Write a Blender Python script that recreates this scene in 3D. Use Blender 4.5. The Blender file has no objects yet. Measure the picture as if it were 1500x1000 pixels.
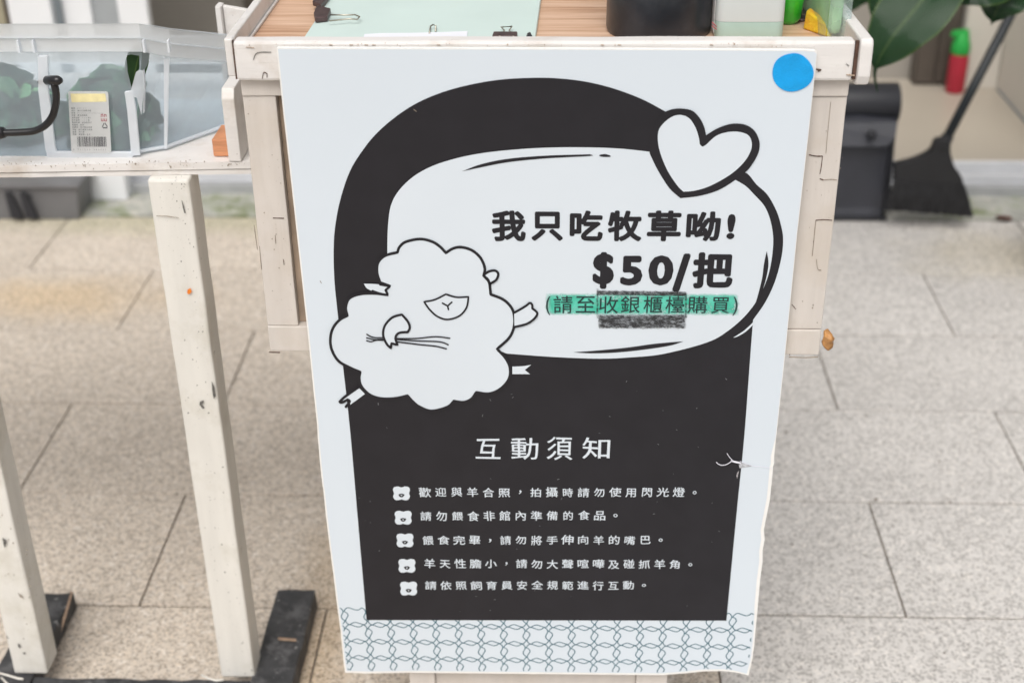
import bpy, bmesh, math, random
from mathutils import Vector, Matrix, noise
from mathutils.geometry import tessellate_polygon
R = random.Random(7)
S = bpy.context.scene
COL = S.collection

# ------------------------------------------------------------------ camera
H = 1.38
def vn(a): return Vector(a).normalized()
Fv = vn((80, 1100, -2000)); Uv = -vn((45, -3640, -2000)); Uv = (Uv - Fv * Fv.dot(Uv)).normalized(); Xv = Fv.cross(Uv)
RM = Matrix((Xv, Fv, Uv))
CAM = Vector((0, 0, H))
cd = bpy.data.cameras.new('camera'); cam = bpy.data.objects.new('camera', cd); COL.objects.link(cam)
cam.matrix_world = Matrix.Translation(CAM) @ RM.to_4x4()
cd.lens = 48; cd.sensor_width = 36; cd.clip_start = 0.05; cd.clip_end = 200
cd.dof.use_dof = True; cd.dof.focus_distance = 1.46; cd.dof.aperture_fstop = 4.3
S.camera = cam

# ------------------------------------------------------------------ light
SUN_EL, SUN_ROT = math.radians(56), math.radians(188)
w = bpy.data.worlds.new("World"); S.world = w; w.use_nodes = True
nt = w.node_tree; nt.nodes.clear()
sky = nt.nodes.new('ShaderNodeTexSky'); sky.sky_type = 'NISHITA'; sky.sun_disc = False
sky.sun_elevation = SUN_EL; sky.sun_rotation = SUN_ROT; sky.air_density = 1.0; sky.dust_density = 6; sky.ozone_density = 1.0
hs = nt.nodes.new('ShaderNodeHueSaturation'); hs.inputs['Saturation'].default_value = 0.28
bg = nt.nodes.new('ShaderNodeBackground'); bg.inputs[1].default_value = 0.13
wo = nt.nodes.new('ShaderNodeOutputWorld')
nt.links.new(sky.outputs[0], hs.inputs['Color']); nt.links.new(hs.outputs[0], bg.inputs[0]); nt.links.new(bg.outputs[0], wo.inputs[0])
sd = bpy.data.lights.new('sun', 'SUN'); sd.energy = 1.35; sd.angle = math.radians(40); sd.color = (1, .97, .93)
sun = bpy.data.objects.new('sun', sd); COL.objects.link(sun)
# sun direction: behind the camera, high
az = SUN_ROT
sdir = Vector((math.sin(az) * math.cos(SUN_EL), math.cos(az) * math.cos(SUN_EL), math.sin(SUN_EL)))
sun.rotation_euler = sdir.to_track_quat('Z', 'Y').to_euler(); sun.location = (0, -2, 5)
S.view_settings.view_transform = 'Standard'; S.view_settings.look = 'None'
S.view_settings.exposure = -0.02; S.view_settings.gamma = 1
S.view_settings.use_curve_mapping = False
S.cycles.max_bounces = 10; S.cycles.transparent_max_bounces = 16; S.cycles.use_denoising = True

# ------------------------------------------------------------------ rays: place things on real planes
def ray(x, y): return RM @ Vector((x - 750, 500 - y, -2000))
def onY(x, y, v): d = ray(x, y); return CAM + d * (v / d[1])
def onZ(x, y, v): d = ray(x, y); return CAM + d * ((v - H) / d[2])
def onP(x, y, o, n): d = ray(x, y); return CAM + d * ((o - CAM).dot(n) / d.dot(n))

# ------------------------------------------------------------------ materials
def rgb(r, g, b):
    f = lambda c: (c / 255 / 12.92) if c / 255 <= .04045 else ((c / 255 + .055) / 1.055) ** 2.4
    return (f(r), f(g), f(b), 1)
def mat(name, col, rough=.6, metal=0, var=.0, vscale=20, bump=0, bscale=200, bstretch=None, spec=.5, coat=0,
        spots=None, spot_scale=40, spot_th=.68, obj_var=0, streak=None, trans=0, alpha=1, ior=1.45):
    m = bpy.data.materials.new(name); m.use_nodes = True; n = m.node_tree; N = n.nodes; L = n.links
    b = N['Principled BSDF']
    b.inputs['Roughness'].default_value = rough; b.inputs['Metallic'].default_value = metal
    b.inputs['Specular IOR Level'].default_value = spec; b.inputs['Coat Weight'].default_value = coat
    b.inputs['Transmission Weight'].default_value = trans; b.inputs['Alpha'].default_value = alpha; b.inputs['IOR'].default_value = ior
    tc = N.new('ShaderNodeTexCoord'); geo = N.new('ShaderNodeNewGeometry')
    src = geo.outputs['Position']
    cur = None
    rg = N.new('ShaderNodeRGB'); rg.outputs[0].default_value = tuple(col[:3]) + (1,); cur = rg.outputs[0]
    if var:
        t = N.new('ShaderNodeTexNoise'); t.inputs['Scale'].default_value = vscale; t.inputs['Detail'].default_value = 6
        if streak:
            mp = N.new('ShaderNodeMapping'); mp.inputs['Scale'].default_value = streak; L.new(src, mp.inputs[0]); L.new(mp.outputs[0], t.inputs[0])
        else: L.new(src, t.inputs[0])
        mr = N.new('ShaderNodeMapRange'); mr.inputs[1].default_value = .3; mr.inputs[2].default_value = .7
        mr.inputs[3].default_value = 1 - var; mr.inputs[4].default_value = 1 + var; L.new(t.outputs[0], mr.inputs[0])
        mx = N.new('ShaderNodeMix'); mx.data_type = 'RGBA'; mx.blend_type = 'MULTIPLY'; mx.inputs[0].default_value = 1
        L.new(cur, mx.inputs[6]); L.new(mr.outputs[0], mx.inputs[7]); cur = mx.outputs[2]
    if obj_var:
        oi = N.new('ShaderNodeObjectInfo'); mr = N.new('ShaderNodeMapRange')
        mr.inputs[3].default_value = 1 - obj_var; mr.inputs[4].default_value = 1 + obj_var; L.new(oi.outputs['Random'], mr.inputs[0])
        mx = N.new('ShaderNodeMix'); mx.data_type = 'RGBA'; mx.blend_type = 'MULTIPLY'; mx.inputs[0].default_value = 1
        L.new(cur, mx.inputs[6]); L.new(mr.outputs[0], mx.inputs[7]); cur = mx.outputs[2]
    if spots:
        for (sc, th, wdt, c) in spots:
            t = N.new('ShaderNodeTexNoise'); t.inputs['Scale'].default_value = sc; t.inputs['Detail'].default_value = 5; t.inputs['Roughness'].default_value = .65
            L.new(src, t.inputs[0])
            mr = N.new('ShaderNodeMapRange'); mr.inputs[1].default_value = th; mr.inputs[2].default_value = th + wdt; L.new(t.outputs[0], mr.inputs[0])
            mx = N.new('ShaderNodeMix'); mx.data_type = 'RGBA'; mx.inputs[7].default_value = tuple(c[:3]) + (1,)
            L.new(mr.outputs[0], mx.inputs[0]); L.new(cur, mx.inputs[6]); cur = mx.outputs[2]
    L.new(cur, b.inputs['Base Color'])
    if bump:
        t = N.new('ShaderNodeTexNoise'); t.inputs['Scale'].default_value = bscale; t.inputs['Detail'].default_value = 5
        if bstretch:
            mp = N.new('ShaderNodeMapping'); mp.inputs['Scale'].default_value = bstretch; L.new(src, mp.inputs[0]); L.new(mp.outputs[0], t.inputs[0]); t.inputs['Scale'].default_value = 1
        else: L.new(src, t.inputs[0])
        bp = N.new('ShaderNodeBump'); bp.inputs['Strength'].default_value = bump; bp.inputs['Distance'].default_value = .001
        L.new(t.outputs[0], bp.inputs['Height']); L.new(bp.outputs[0], b.inputs['Normal'])
    m['_c'] = 1
    return m

def granite(name, c, warm, dark):
    m = mat(name, c, .75, var=.06, vscale=6, obj_var=.055, bump=.35, bscale=260)
    N = m.node_tree.nodes; L = m.node_tree.links; b = N['Principled BSDF']
    base = b.inputs['Base Color'].links[0].from_socket
    geo = N.new('ShaderNodeNewGeometry')
    def mixn(sc, lo, hi, colr, fac, det=3):
        nonlocal base
        t = N.new('ShaderNodeTexNoise'); t.inputs['Scale'].default_value = sc; t.inputs['Detail'].default_value = det; t.inputs['Roughness'].default_value = .6
        L.new(geo.outputs['Position'], t.inputs[0])
        mr = N.new('ShaderNodeMapRange'); mr.inputs[1].default_value = lo; mr.inputs[2].default_value = hi; mr.inputs[4].default_value = fac
        L.new(t.outputs[0], mr.inputs[0])
        mx = N.new('ShaderNodeMix'); mx.data_type = 'RGBA'; mx.inputs[7].default_value = colr
        L.new(mr.outputs[0], mx.inputs[0]); L.new(base, mx.inputs[6]); base = mx.outputs[2]
    def cells(sc, frac, colr, fac):
        nonlocal base
        v = N.new('ShaderNodeTexVoronoi'); v.inputs['Scale'].default_value = sc; v.inputs['Randomness'].default_value = 1
        tn = N.new('ShaderNodeTexNoise'); tn.inputs['Scale'].default_value = sc * 1.5; ad = N.new('ShaderNodeVectorMath'); ad.operation = 'MULTIPLY_ADD'
        ad.inputs[1].default_value = (.9 / sc,) * 3; L.new(geo.outputs['Position'], tn.inputs[0]); L.new(tn.outputs['Color'], ad.inputs[0]); L.new(geo.outputs['Position'], ad.inputs[2]); L.new(ad.outputs[0], v.inputs['Vector'])
        sp = N.new('ShaderNodeSeparateColor'); L.new(v.outputs['Color'], sp.inputs[0])
        mr = N.new('ShaderNodeMapRange'); mr.inputs[1].default_value = frac; mr.inputs[2].default_value = frac - .04; mr.inputs[4].default_value = fac; L.new(sp.outputs[0], mr.inputs[0])
        mx = N.new('ShaderNodeMix'); mx.data_type = 'RGBA'; mx.inputs[7].default_value = colr
        L.new(mr.outputs[0], mx.inputs[0]); L.new(base, mx.inputs[6]); base = mx.outputs[2]
    cells(270, .32, dark, .75)
    cells(330, .22, warm, .6)
    cells(330, .085, (.13, .115, .10, 1), .65)
    cells(200, .10, (.85, .80, .74, 1), .5)
    mixn(45, .45, .65, dark, .22)
    # yellow-brown stain on the paving
    def stain(cx, cy, rx, ry, colr, fac):
        nonlocal base
        s = N.new('ShaderNodeVectorMath'); s.operation = 'SUBTRACT'; s.inputs[1].default_value = (cx, cy, 0); L.new(geo.outputs['Position'], s.inputs[0])
        q = N.new('ShaderNodeVectorMath'); q.operation = 'DIVIDE'; q.inputs[1].default_value = (rx, ry, 1); L.new(s.outputs[0], q.inputs[0])
        ln = N.new('ShaderNodeVectorMath'); ln.operation = 'LENGTH'; L.new(q.outputs[0], ln.inputs[0])
        t = N.new('ShaderNodeTexNoise'); t.inputs['Scale'].default_value = 9; t.inputs['Detail'].default_value = 5; L.new(geo.outputs['Position'], t.inputs[0])
        ad = N.new('ShaderNodeMath'); ad.operation = 'ADD'; L.new(ln.outputs['Value'], ad.inputs[0]); L.new(t.outputs[0], ad.inputs[1])
        mr = N.new('ShaderNodeMapRange'); mr.interpolation_type = 'SMOOTHSTEP'; mr.inputs[1].default_value = 1.75; mr.inputs[2].default_value = .55; mr.inputs[4].default_value = fac; L.new(ad.outputs[0], mr.inputs[0])
        mx = N.new('ShaderNodeMix'); mx.data_type = 'RGBA'; mx.blend_type = 'MULTIPLY'; mx.inputs[7].default_value = colr
        L.new(mr.outputs[0], mx.inputs[0]); L.new(base, mx.inputs[6]); base = mx.outputs[2]
    stain(-1.13, 2.70, .34, .13, (1, .86, .64, 1), .70)
    stain(-.95, 3.12, .9, .10, (.72, .78, .60, 1), .6)
    stain(-.36, 1.4, .07, .6, (.80, .68, .5, 1), .6)
    stain(1.1, 2.95, .35, .18, (.85, .78, .6, 1), .6)
    L.new(base, b.inputs['Base Color'])
    return m

M = {}
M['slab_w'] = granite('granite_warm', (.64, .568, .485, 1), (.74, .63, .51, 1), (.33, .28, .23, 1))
M['slab_n'] = granite('granite_grey', (.63, .605, .575, 1), (.70, .67, .63, 1), (.35, .335, .315, 1))
M['joint'] = mat('joint_sand', (.15, .125, .10), .95, var=.3, vscale=60)
M['earth'] = mat('ground', (.28, .26, .23), .95, var=.2, vscale=3)
dirt = (.16, .085, .05)
M['paint'] = mat('cream_paint', (.62, .572, .525), .55, var=.05, vscale=1, streak=(60, 60, 7), bump=.4, bstretch=(330, 330, 16),
                 spots=[(33, .715, .02, dirt), (6, .5, .3, (.54, .47, .39)), (130, .72, .03, (.34, .28, .22))])
M['paint_w'] = mat('white_paint', (.74, .715, .69), .5, var=.04, vscale=1, streak=(7, 60, 60), bump=.4, bstretch=(16, 330, 330),
                   spots=[(45, .70, .03, dirt), (13, .52, .2, (.58, .52, .46)), (90, .68, .04, (.40, .36, .32))])
M['leg'] = mat('leg_paint', (.73, .71, .66), .6, var=.05, vscale=1, streak=(60, 60, 6), bump=.45, bstretch=(300, 300, 14),
               spots=[(42, .68, .02, (.16, .15, .13)), (9, .5, .25, (.56, .53, .45)), (150, .68, .04, (.26, .25, .21))])
M['recess'] = mat('bare_wood', (.42, .32, .24), .7, var=.2, vscale=30)
M['crack'] = mat('crack', (.09, .05, .035), .9, var=.4, vscale=200)
M['scrape'] = mat('scrape', (.30, .25, .20), .9, var=.3, vscale=200)
M['crack2'] = mat('scuff', (.13, .125, .115), .9, var=.4, vscale=300)
M['black_wood'] = mat('black_wood', (.045, .046, .049), .6, var=.4, vscale=25, bump=1, bscale=120,
                      spots=[(26, .5, .15, (.11, .11, .115)), (70, .64, .04, (.26, .26, .26))])
M['rawedge'] = mat('chipped_wood', (.34, .24, .17), .8, var=.3, vscale=80)
M['tie'] = mat('white_tie', (.75, .72, .66), .5, var=.05, vscale=50)
M['board'] = mat('board_film', (.665, .73, .79), .38, var=.012, vscale=4, bump=.06, bscale=14, spots=[(70, .79, .02, (.4, .4, .4))])
M['foam'] = mat('foam_core', (.84, .83, .80), .7, var=.04, vscale=60)
M['ink'] = mat('black_print', (.0175, .0165, .0205), .45, spec=.35, var=.10, vscale=30, bump=.05, bscale=14,
               spots=[(120, .755, .02, (.25, .25, .27))])
M['pwhite'] = mat('white_print', (.67, .73, .785), .38, var=.015, vscale=5)
M['teal'] = mat('teal_print', (.003, .11, .16), .4, var=.1, vscale=40)
M['blue'] = mat('blue_cloth_tape', (.0, .36, .82), .55, var=.09, vscale=60, bump=1, bscale=700, spots=[(60, .69, .04, (.25, .60, .85))])
M['alu'] = mat('aluminium', (.72, .73, .75), .35, metal=.3, var=.05, vscale=20)
M['alu_groove'] = mat('aluminium_groove_shade', (.42, .43, .44), .45, metal=.3, var=.1, vscale=20)  # darker copy of the aluminium: shade of the track grooves put into colour
M['frame_w'] = mat('white_frame', (.78, .80, .82), .4, var=.04, vscale=8)
M['frame_g'] = mat('grey_gasket', (.20, .23, .25), .6, var=.1, vscale=20)
M['moss'] = mat('mossy_concrete', (.42, .42, .38), .95, var=.25, vscale=14, bump=1, bscale=60, spots=[(7, .48, .12, (.20, .23, .13)), (19, .56, .1, (.52, .50, .45)), (3, .55, .1, (.30, .31, .26))])
M['infloor'] = mat('beige_tile', (.43, .385, .32), .35, var=.06, vscale=2.5)
M['wallg'] = mat('grey_wall', (.29, .27, .24), .5, var=.15, vscale=3)
M['walldk'] = mat('dark_cupboard', (.09, .075, .062), .5, var=.3, vscale=5)
M['wallb'] = mat('beige_wall', (.62, .59, .53), .6, var=.04, vscale=3)
M['olive'] = mat('olive_wall', (.34, .31, .22), .6, var=.1, vscale=5)
M['broomcap'] = mat('broom_plastic', (.018, .018, .020), .5, var=.2, vscale=12)
M['blk'] = mat('black_plastic', (.022, .023, .028), .45, var=.15, vscale=12, bump=.3, bscale=200)
M['blk2'] = mat('grey_plastic', (.042, .044, .054), .42, var=.15, vscale=12)
M['bristle'] = mat('bristles', (.016, .016, .018), .6, var=.8, vscale=60, streak=(6, 6, .4), bump=1, bscale=300)
M['handle'] = mat('handle', (.009, .013, .016), .4, var=.1, vscale=20)
M['iron'] = mat('black_iron', (.012, .011, .012), .32, var=.2, vscale=60, coat=.2)
M['trough'] = mat('grey_trough', (.15, .15, .155), .5, var=.15, vscale=9, spots=[(8, .62, .04, (.06, .06, .065))])
M['red'] = mat('red_plastic', (.38, .02, .04), .5, var=.08, vscale=20)
M['grn'] = mat('green_plastic', (.02, .36, .06), .5, var=.08, vscale=20)
M['mint'] = mat('mint_board', (.60, .72, .68), .5, var=.03, vscale=12, bump=.15, bscale=60, spots=[(38, .73, .03, (.45, .5, .40)), (10, .6, .15, (.60, .70, .62))])
M['paper'] = mat('paper', (.82, .83, .88), .7, var=.02, vscale=30)
M['clip'] = mat('clip_brown', (.085, .055, .055), .45, metal=.3, var=.3, vscale=100)
M['steel'] = mat('wire_steel', (.50, .46, .38), .3, metal=1, var=.1, vscale=100)
M['cyl'] = mat('black_canister', (.022, .027, .035), .32, var=.35, vscale=22, bump=.3, bscale=70, spots=[(60, .72, .03, (.12, .13, .14)), (11, .52, .2, (.045, .05, .058))])
M['frost'] = mat('frosted_plastic', (.60, .64, .63), .45, var=.03, vscale=20)
M['frostg'] = mat('frosted_green', (.43, .59, .53), .45, var=.05, vscale=40)
M['yellow'] = mat('yellow_sponge', (.78, .60, .02), .8, var=.2, vscale=60, bump=1, bscale=300, spots=[(12, .5, .15, (.75, .35, .03))])
M['bgreen'] = mat('green_glass', (.03, .42, .03), .15, var=.5, vscale=30, coat=.6)
M['blkobj'] = mat('black_gadget', (.01, .012, .02), .3, var=.2, vscale=50)
M['block'] = mat('orange_wood', (.58, .26, .13), .6, var=.2, vscale=40, streak=(1, 1, 9))
M['stem'] = mat('stem', (.09, .17, .04), .5, var=.1, vscale=20)
M['soil'] = mat('soil', (.05, .04, .03), .95, var=.3, vscale=60)
M['pot'] = mat('dark_pot', (.03, .03, .032), .5, var=.2, vscale=10)
M['sticker'] = mat('label_paper', (.96, .96, .95), .5, var=.01, vscale=20)
M['labely'] = mat('label_yellow', (.84, .76, .42), .5, var=.12, vscale=90)
M['lblk'] = mat('label_ink', (.10, .10, .11), .5, var=.2, vscale=300)
M['lred'] = mat('label_red', (.45, .10, .12), .5, var=.1, vscale=100)
M['amber'] = mat('amber_glue', (.40, .20, .07), .35, var=.5, vscale=90, spots=[(60, .6, .1, (.7, .5, .3))])
M['orange'] = mat('orange_mark', (.80, .22, .02), .5, var=.2, vscale=200)
M['fuzz'] = mat('torn_film', (.80, .80, .88), .5, var=.05, vscale=200)

# wood laminate for the tray
def wood():
    m = mat('wood_laminate', (.62, .43, .29), .5, bump=.15, bscale=300)
    N = m.node_tree.nodes; L = m.node_tree.links; b = N['Principled BSDF']
    geo = N.new('ShaderNodeNewGeometry'); mp = N.new('ShaderNodeMapping'); mp.inputs['Scale'].default_value = (9, 130, 30)
    L.new(geo.outputs['Position'], mp.inputs[0])
    t = N.new('ShaderNodeTexNoise'); t.inputs['Scale'].default_value = 1; t.inputs['Detail'].default_value = 7; t.inputs['Distortion'].default_value = .4
    L.new(mp.outputs[0], t.inputs[0])
    cr = N.new('ShaderNodeValToRGB'); e = cr.color_ramp.elements
    e[0].position = .3; e[0].color = (.44, .25, .15, 1); e[1].position = .7; e[1].color = (.72, .50, .36, 1)
    x = e.new(.45); x.color = (.60, .38, .25, 1)
    L.new(t.outputs[0], cr.inputs[0]); L.new(cr.outputs[0], b.inputs['Base Color'])
    return m
M['wood'] = wood()

# milky see-through plastic: part of the light goes straight through, part is scattered
def milky(name, col, clear, rough=.35):
    m = bpy.data.materials.new(name); m.use_nodes = True; N = m.node_tree.nodes; L = m.node_tree.links
    N.clear(); out = N.new('ShaderNodeOutputMaterial')
    p = N.new('ShaderNodeBsdfPrincipled'); p.inputs['Base Color'].default_value = tuple(col) + (1,); p.inputs['Roughness'].default_value = rough
    tl = N.new('ShaderNodeBsdfTranslucent'); tl.inputs[0].default_value = tuple(col) + (1,)
    a = N.new('ShaderNodeMixShader'); a.inputs[0].default_value = .25; L.new(p.outputs[0], a.inputs[1]); L.new(tl.outputs[0], a.inputs[2])
    tr = N.new('ShaderNodeBsdfTransparent'); tr.inputs[0].default_value = (.92, .96, .985, 1)
    mx = N.new('ShaderNodeMixShader')
    geo = N.new('ShaderNodeNewGeometry'); t = N.new('ShaderNodeTexNoise'); t.inputs['Scale'].default_value = 30; t.inputs['Detail'].default_value = 5
    L.new(geo.outputs['Position'], t.inputs[0]); mr = N.new('ShaderNodeMapRange'); mr.inputs[3].default_value = clear - .08; mr.inputs[4].default_value = clear + .08
    L.new(t.outputs[0], mr.inputs[0]); L.new(mr.outputs[0], mx.inputs[0])
    L.new(a.outputs[0], mx.inputs[1]); L.new(tr.outputs[0], mx.inputs[2]); L.new(mx.outputs[0], out.inputs[0])
    return m
M['milk'] = milky('milky_plastic', (.80, .87, .92), .62)
M['milk2'] = milky('milky_plastic_rib', (.95, .97, 1.0), .34)
M['milkr'] = milky('milky_plastic_rim', (.96, .97, .97), .16)
M['clear'] = milky('clear_plastic', (.80, .88, .84), .72, .1)
M['glass'] = milky('door_glass', (.55, .58, .60), .35, .1)
def scribble(name, col, sc, lo, hi, amax, stretch=(1, 1, 1)):
    m = bpy.data.materials.new(name); m.use_nodes = True; N = m.node_tree.nodes; L = m.node_tree.links
    b = N['Principled BSDF']; b.inputs['Roughness'].default_value = .6
    geo = N.new('ShaderNodeNewGeometry'); mp = N.new('ShaderNodeMapping'); mp.inputs['Scale'].default_value = stretch; L.new(geo.outputs['Position'], mp.inputs[0])
    t = N.new('ShaderNodeTexNoise'); t.inputs['Scale'].default_value = sc; t.inputs['Detail'].default_value = 6; t.inputs['Roughness'].default_value = .75; L.new(mp.outputs[0], t.inputs[0])
    mr = N.new('ShaderNodeMapRange'); mr.inputs[1].default_value = lo; mr.inputs[2].default_value = hi; mr.inputs[4].default_value = amax
    L.new(t.outputs[0], mr.inputs[0])
    # ragged fade towards the ends of the marks, stored per corner
    at = N.new('ShaderNodeAttribute'); at.attribute_name = 'fade'
    mu = N.new('ShaderNodeMath'); mu.operation = 'MULTIPLY'; L.new(mr.outputs[0], mu.inputs[0]); L.new(at.outputs['Fac'], mu.inputs[1])
    L.new(mu.outputs[0], b.inputs['Alpha'])
    t2 = N.new('ShaderNodeTexNoise'); t2.inputs['Scale'].default_value = 60; t2.inputs['Detail'].default_value = 4; L.new(geo.outputs['Position'], t2.inputs[0])
    mx = N.new('ShaderNodeMix'); mx.data_type = 'RGBA'; mx.inputs[6].default_value = tuple(col[0]) + (1,); mx.inputs[7].default_value = tuple(col[1]) + (1,)
    m2 = N.new('ShaderNodeMapRange'); m2.inputs[1].default_value = .35; m2.inputs[2].default_value = .65; L.new(t2.outputs[0], m2.inputs[0])
    L.new(m2.outputs[0], mx.inputs[0]); L.new(mx.outputs[2], b.inputs['Base Color'])
    return m
M['hilite'] = scribble('green_highlighter', ((.03, .50, .33), (.12, .66, .50)), 90, .25, .5, .86)
M['crayon'] = scribble('black_crayon', ((.03, .03, .035), (.02, .02, .02)), 330, .40, .60, .95, (.55, 1, 1.2))
M['smear'] = scribble('crayon_smear', ((.04, .04, .045), (.03, .03, .03)), 120, .2, .6, .62, (.35, 1, 1))
def leafmat(name, c1, c2, rough=.3):
    m = mat(name, c1, rough, bump=0, coat=.15)
    N = m.node_tree.nodes; L = m.node_tree.links; b = N['Principled BSDF']
    uv = N.new('ShaderNodeAttribute'); uv.attribute_name = 'lf'
    sp = N.new('ShaderNodeSeparateXYZ'); L.new(uv.outputs['Vector'], sp.inputs[0])
    wv = N.new('ShaderNodeMath'); wv.operation = 'MULTIPLY_ADD'; wv.inputs[1].default_value = 46
    ab = N.new('ShaderNodeMath'); ab.operation = 'ABSOLUTE'; L.new(sp.outputs[1], ab.inputs[0])
    ml = N.new('ShaderNodeMath'); ml.operation = 'MULTIPLY'; ml.inputs[1].default_value = -22; L.new(ab.outputs[0], ml.inputs[0])
    L.new(sp.outputs[0], wv.inputs[0]); L.new(ml.outputs[0], wv.inputs[2])
    mm = N.new('ShaderNodeMath'); mm.operation = 'MULTIPLY'; mm.inputs[1].default_value = 3.0; L.new(wv.outputs[0], mm.inputs[0])
    sn = N.new('ShaderNodeMath'); sn.operation = 'SINE'; L.new(mm.outputs[0], sn.inputs[0])
    bp = N.new('ShaderNodeBump'); bp.inputs['Strength'].default_value = .9; bp.inputs['Distance'].default_value = .004
    L.new(sn.outputs[0], bp.inputs['Height']); L.new(bp.outputs[0], b.inputs['Normal'])
    t = N.new('ShaderNodeTexNoise'); t.inputs['Scale'].default_value = 14
    mr = N.new('ShaderNodeMapRange'); mr.inputs[1].default_value = .0; mr.inputs[2].default_value = .09; mr.inputs[3].default_value = 1; mr.inputs[4].default_value = 0
    L.new(ab.outputs[0], mr.inputs[0])
    mx = N.new('ShaderNodeMix'); mx.data_type = 'RGBA'; mx.inputs[6].default_value = tuple(c1) + (1,); mx.inputs[7].default_value = tuple(c2) + (1,)
    L.new(mr.outputs[0], mx.inputs[0])
    ed = N.new('ShaderNodeMapRange'); ed.inputs[1].default_value = .9; ed.inputs[2].default_value = 1.0; L.new(ab.outputs[0], ed.inputs[0])
    m3 = N.new('ShaderNodeMix'); m3.data_type = 'RGBA'; L.new(ed.outputs[0], m3.inputs[0]); L.new(mx.outputs[2], m3.inputs[6]); m3.inputs[7].default_value = (.09, .17, .03, 1)
    L.new(m3.outputs[2], b.inputs['Base Color'])
    return m
M['leaf'] = leafmat('plant_leaf', (.028, .085, .030), (.09, .17, .055), .19)
M['leafb'] = leafmat('feed_leaf', (.035, .11, .02), (.14, .26, .05), .45)
M['feed0'] = mat('feed_leaves', (.012, .055, .035), .5, var=.7, vscale=50, spots=[(50, .56, .06, (.09, .24, .12))])

def feedmat():
    m = mat('heap_leaf', (.02, .09, .04), .4, bump=.3, bscale=150); N = m.node_tree.nodes; L = m.node_tree.links; b = N['Principled BSDF']
    g = N.new('ShaderNodeNewGeometry'); cr = N.new('ShaderNodeValToRGB'); e = cr.color_ramp.elements
    e[0].position = 0; e[0].color = (.004, .018, .014, 1); e[1].position = 1; e[1].color = (.16, .42, .20, 1); x = e.new(.4); x.color = (.012, .062, .05, 1); x = e.new(.75); x.color = (.05, .19, .10, 1)
    L.new(g.outputs['Random Per Island'], cr.inputs[0]); L.new(cr.outputs[0], b.inputs['Base Color']); return m
M['feed'] = feedmat()
# ------------------------------------------------------------------ object helpers
BASE = {}
def empty(name, loc, label=None, cat=None, group=None, kind=None):
    o = bpy.data.objects.new(name, None); COL.objects.link(o); o.location = loc; o.empty_display_size = .05
    BASE[o.name] = Vector(loc); tag(o, label, cat, group, kind); return o
def tag(o, label=None, cat=None, group=None, kind=None):
    if label: o['label'] = label
    if cat: o['category'] = cat
    if group: o['group'] = group
    if kind: o['kind'] = kind
    return o
def link(name, bm, m, parent=None, smooth=False, bevel=0, seg=2, recalc=True):
    if recalc: bmesh.ops.recalc_face_normals(bm, faces=bm.faces)
    if bevel:
        bmesh.ops.bevel(bm, geom=[e for e in bm.edges if e.is_manifold and e.calc_face_angle(0) > .5], offset=bevel, segments=seg, affect='EDGES', profile=.5, clamp_overlap=True)
    off = BASE.get(parent.name, Vector()) if parent else None
    if parent is None:
        cx = [v.co.copy() for v in bm.verts]; mn = Vector((min(c.x for c in cx) + max(c.x for c in cx), min(c.y for c in cx) + max(c.y for c in cx), 0)) / 2
        mn.z = min(c.z for c in cx); off = mn
    bmesh.ops.translate(bm, verts=bm.verts, vec=-off)
    me = bpy.data.meshes.new(name); bm.to_mesh(me); bm.free()
    if smooth:
        for p in me.polygons: p.use_smooth = True
    me.materials.append(m if not isinstance(m, str) else M[m])
    o = bpy.data.objects.new(name, me); COL.objects.link(o)
    if parent: o.parent = parent
    else: o.location = off
    BASE[o.name] = off
    return o
def box(bm, x0, x1, y0, y1, z0, z1):
    v = [bm.verts.new(p) for p in ((x0, y0, z0), (x1, y0, z0), (x1, y1, z0), (x0, y1, z0), (x0, y0, z1), (x1, y0, z1), (x1, y1, z1), (x0, y1, z1))]
    for f in ((0, 3, 2, 1), (4, 5, 6, 7), (0, 1, 5, 4), (1, 2, 6, 5), (2, 3, 7, 6), (3, 0, 4, 7)): bm.faces.new([v[i] for i in f])
    return v
def wobble(bm, amp, sc=14, seed=0):
    for v in bm.verts:
        n = noise.noise_vector(v.co * sc + Vector((seed, 3.1, 7.7))); v.co += n * amp
def bx(name, b, m, parent=None, bevel=.0015, wob=0, cuts=0, seed=0, seg=2):
    bm = bmesh.new(); box(bm, *b)
    if cuts:
        bmesh.ops.recalc_face_normals(bm, faces=bm.faces)
        bmesh.ops.bevel(bm, geom=list(bm.edges), offset=bevel, segments=seg, affect='EDGES', profile=.5, clamp_overlap=True)
        d = max(range(3), key=lambda k: b[2 * k + 1] - b[2 * k])
        lo, hi = b[2 * d], b[2 * d + 1]
        for i in range(1, cuts):
            co = Vector((0, 0, 0)); co[d] = lo + (hi - lo) * i / cuts; no = Vector((0, 0, 0)); no[d] = 1
            bmesh.ops.bisect_plane(bm, geom=list(bm.verts) + list(bm.edges) + list(bm.faces), plane_co=co, plane_no=no)
        wobble(bm, wob, 16, seed)
        return link(name, bm, m, parent)
    return link(name, bm, m, parent, bevel=bevel, seg=seg)
def prism(bm, pts, d):            # closed loop of points, extruded by vector d (either end capped)
    n = len(pts); d = Vector(d)
    a = [bm.verts.new(p) for p in pts]; b = [bm.verts.new(Vector(p) + d) for p in pts]
    tr = tessellate_polygon([[Vector(p) for p in pts]])
    for t in tr:
        try: bm.faces.new([a[i] for i in t]); bm.faces.new([b[i] for i in reversed(t)])
        except ValueError: pass
    for i in range(n): bm.faces.new((a[i], a[(i + 1) % n], b[(i + 1) % n], b[i]))
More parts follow.
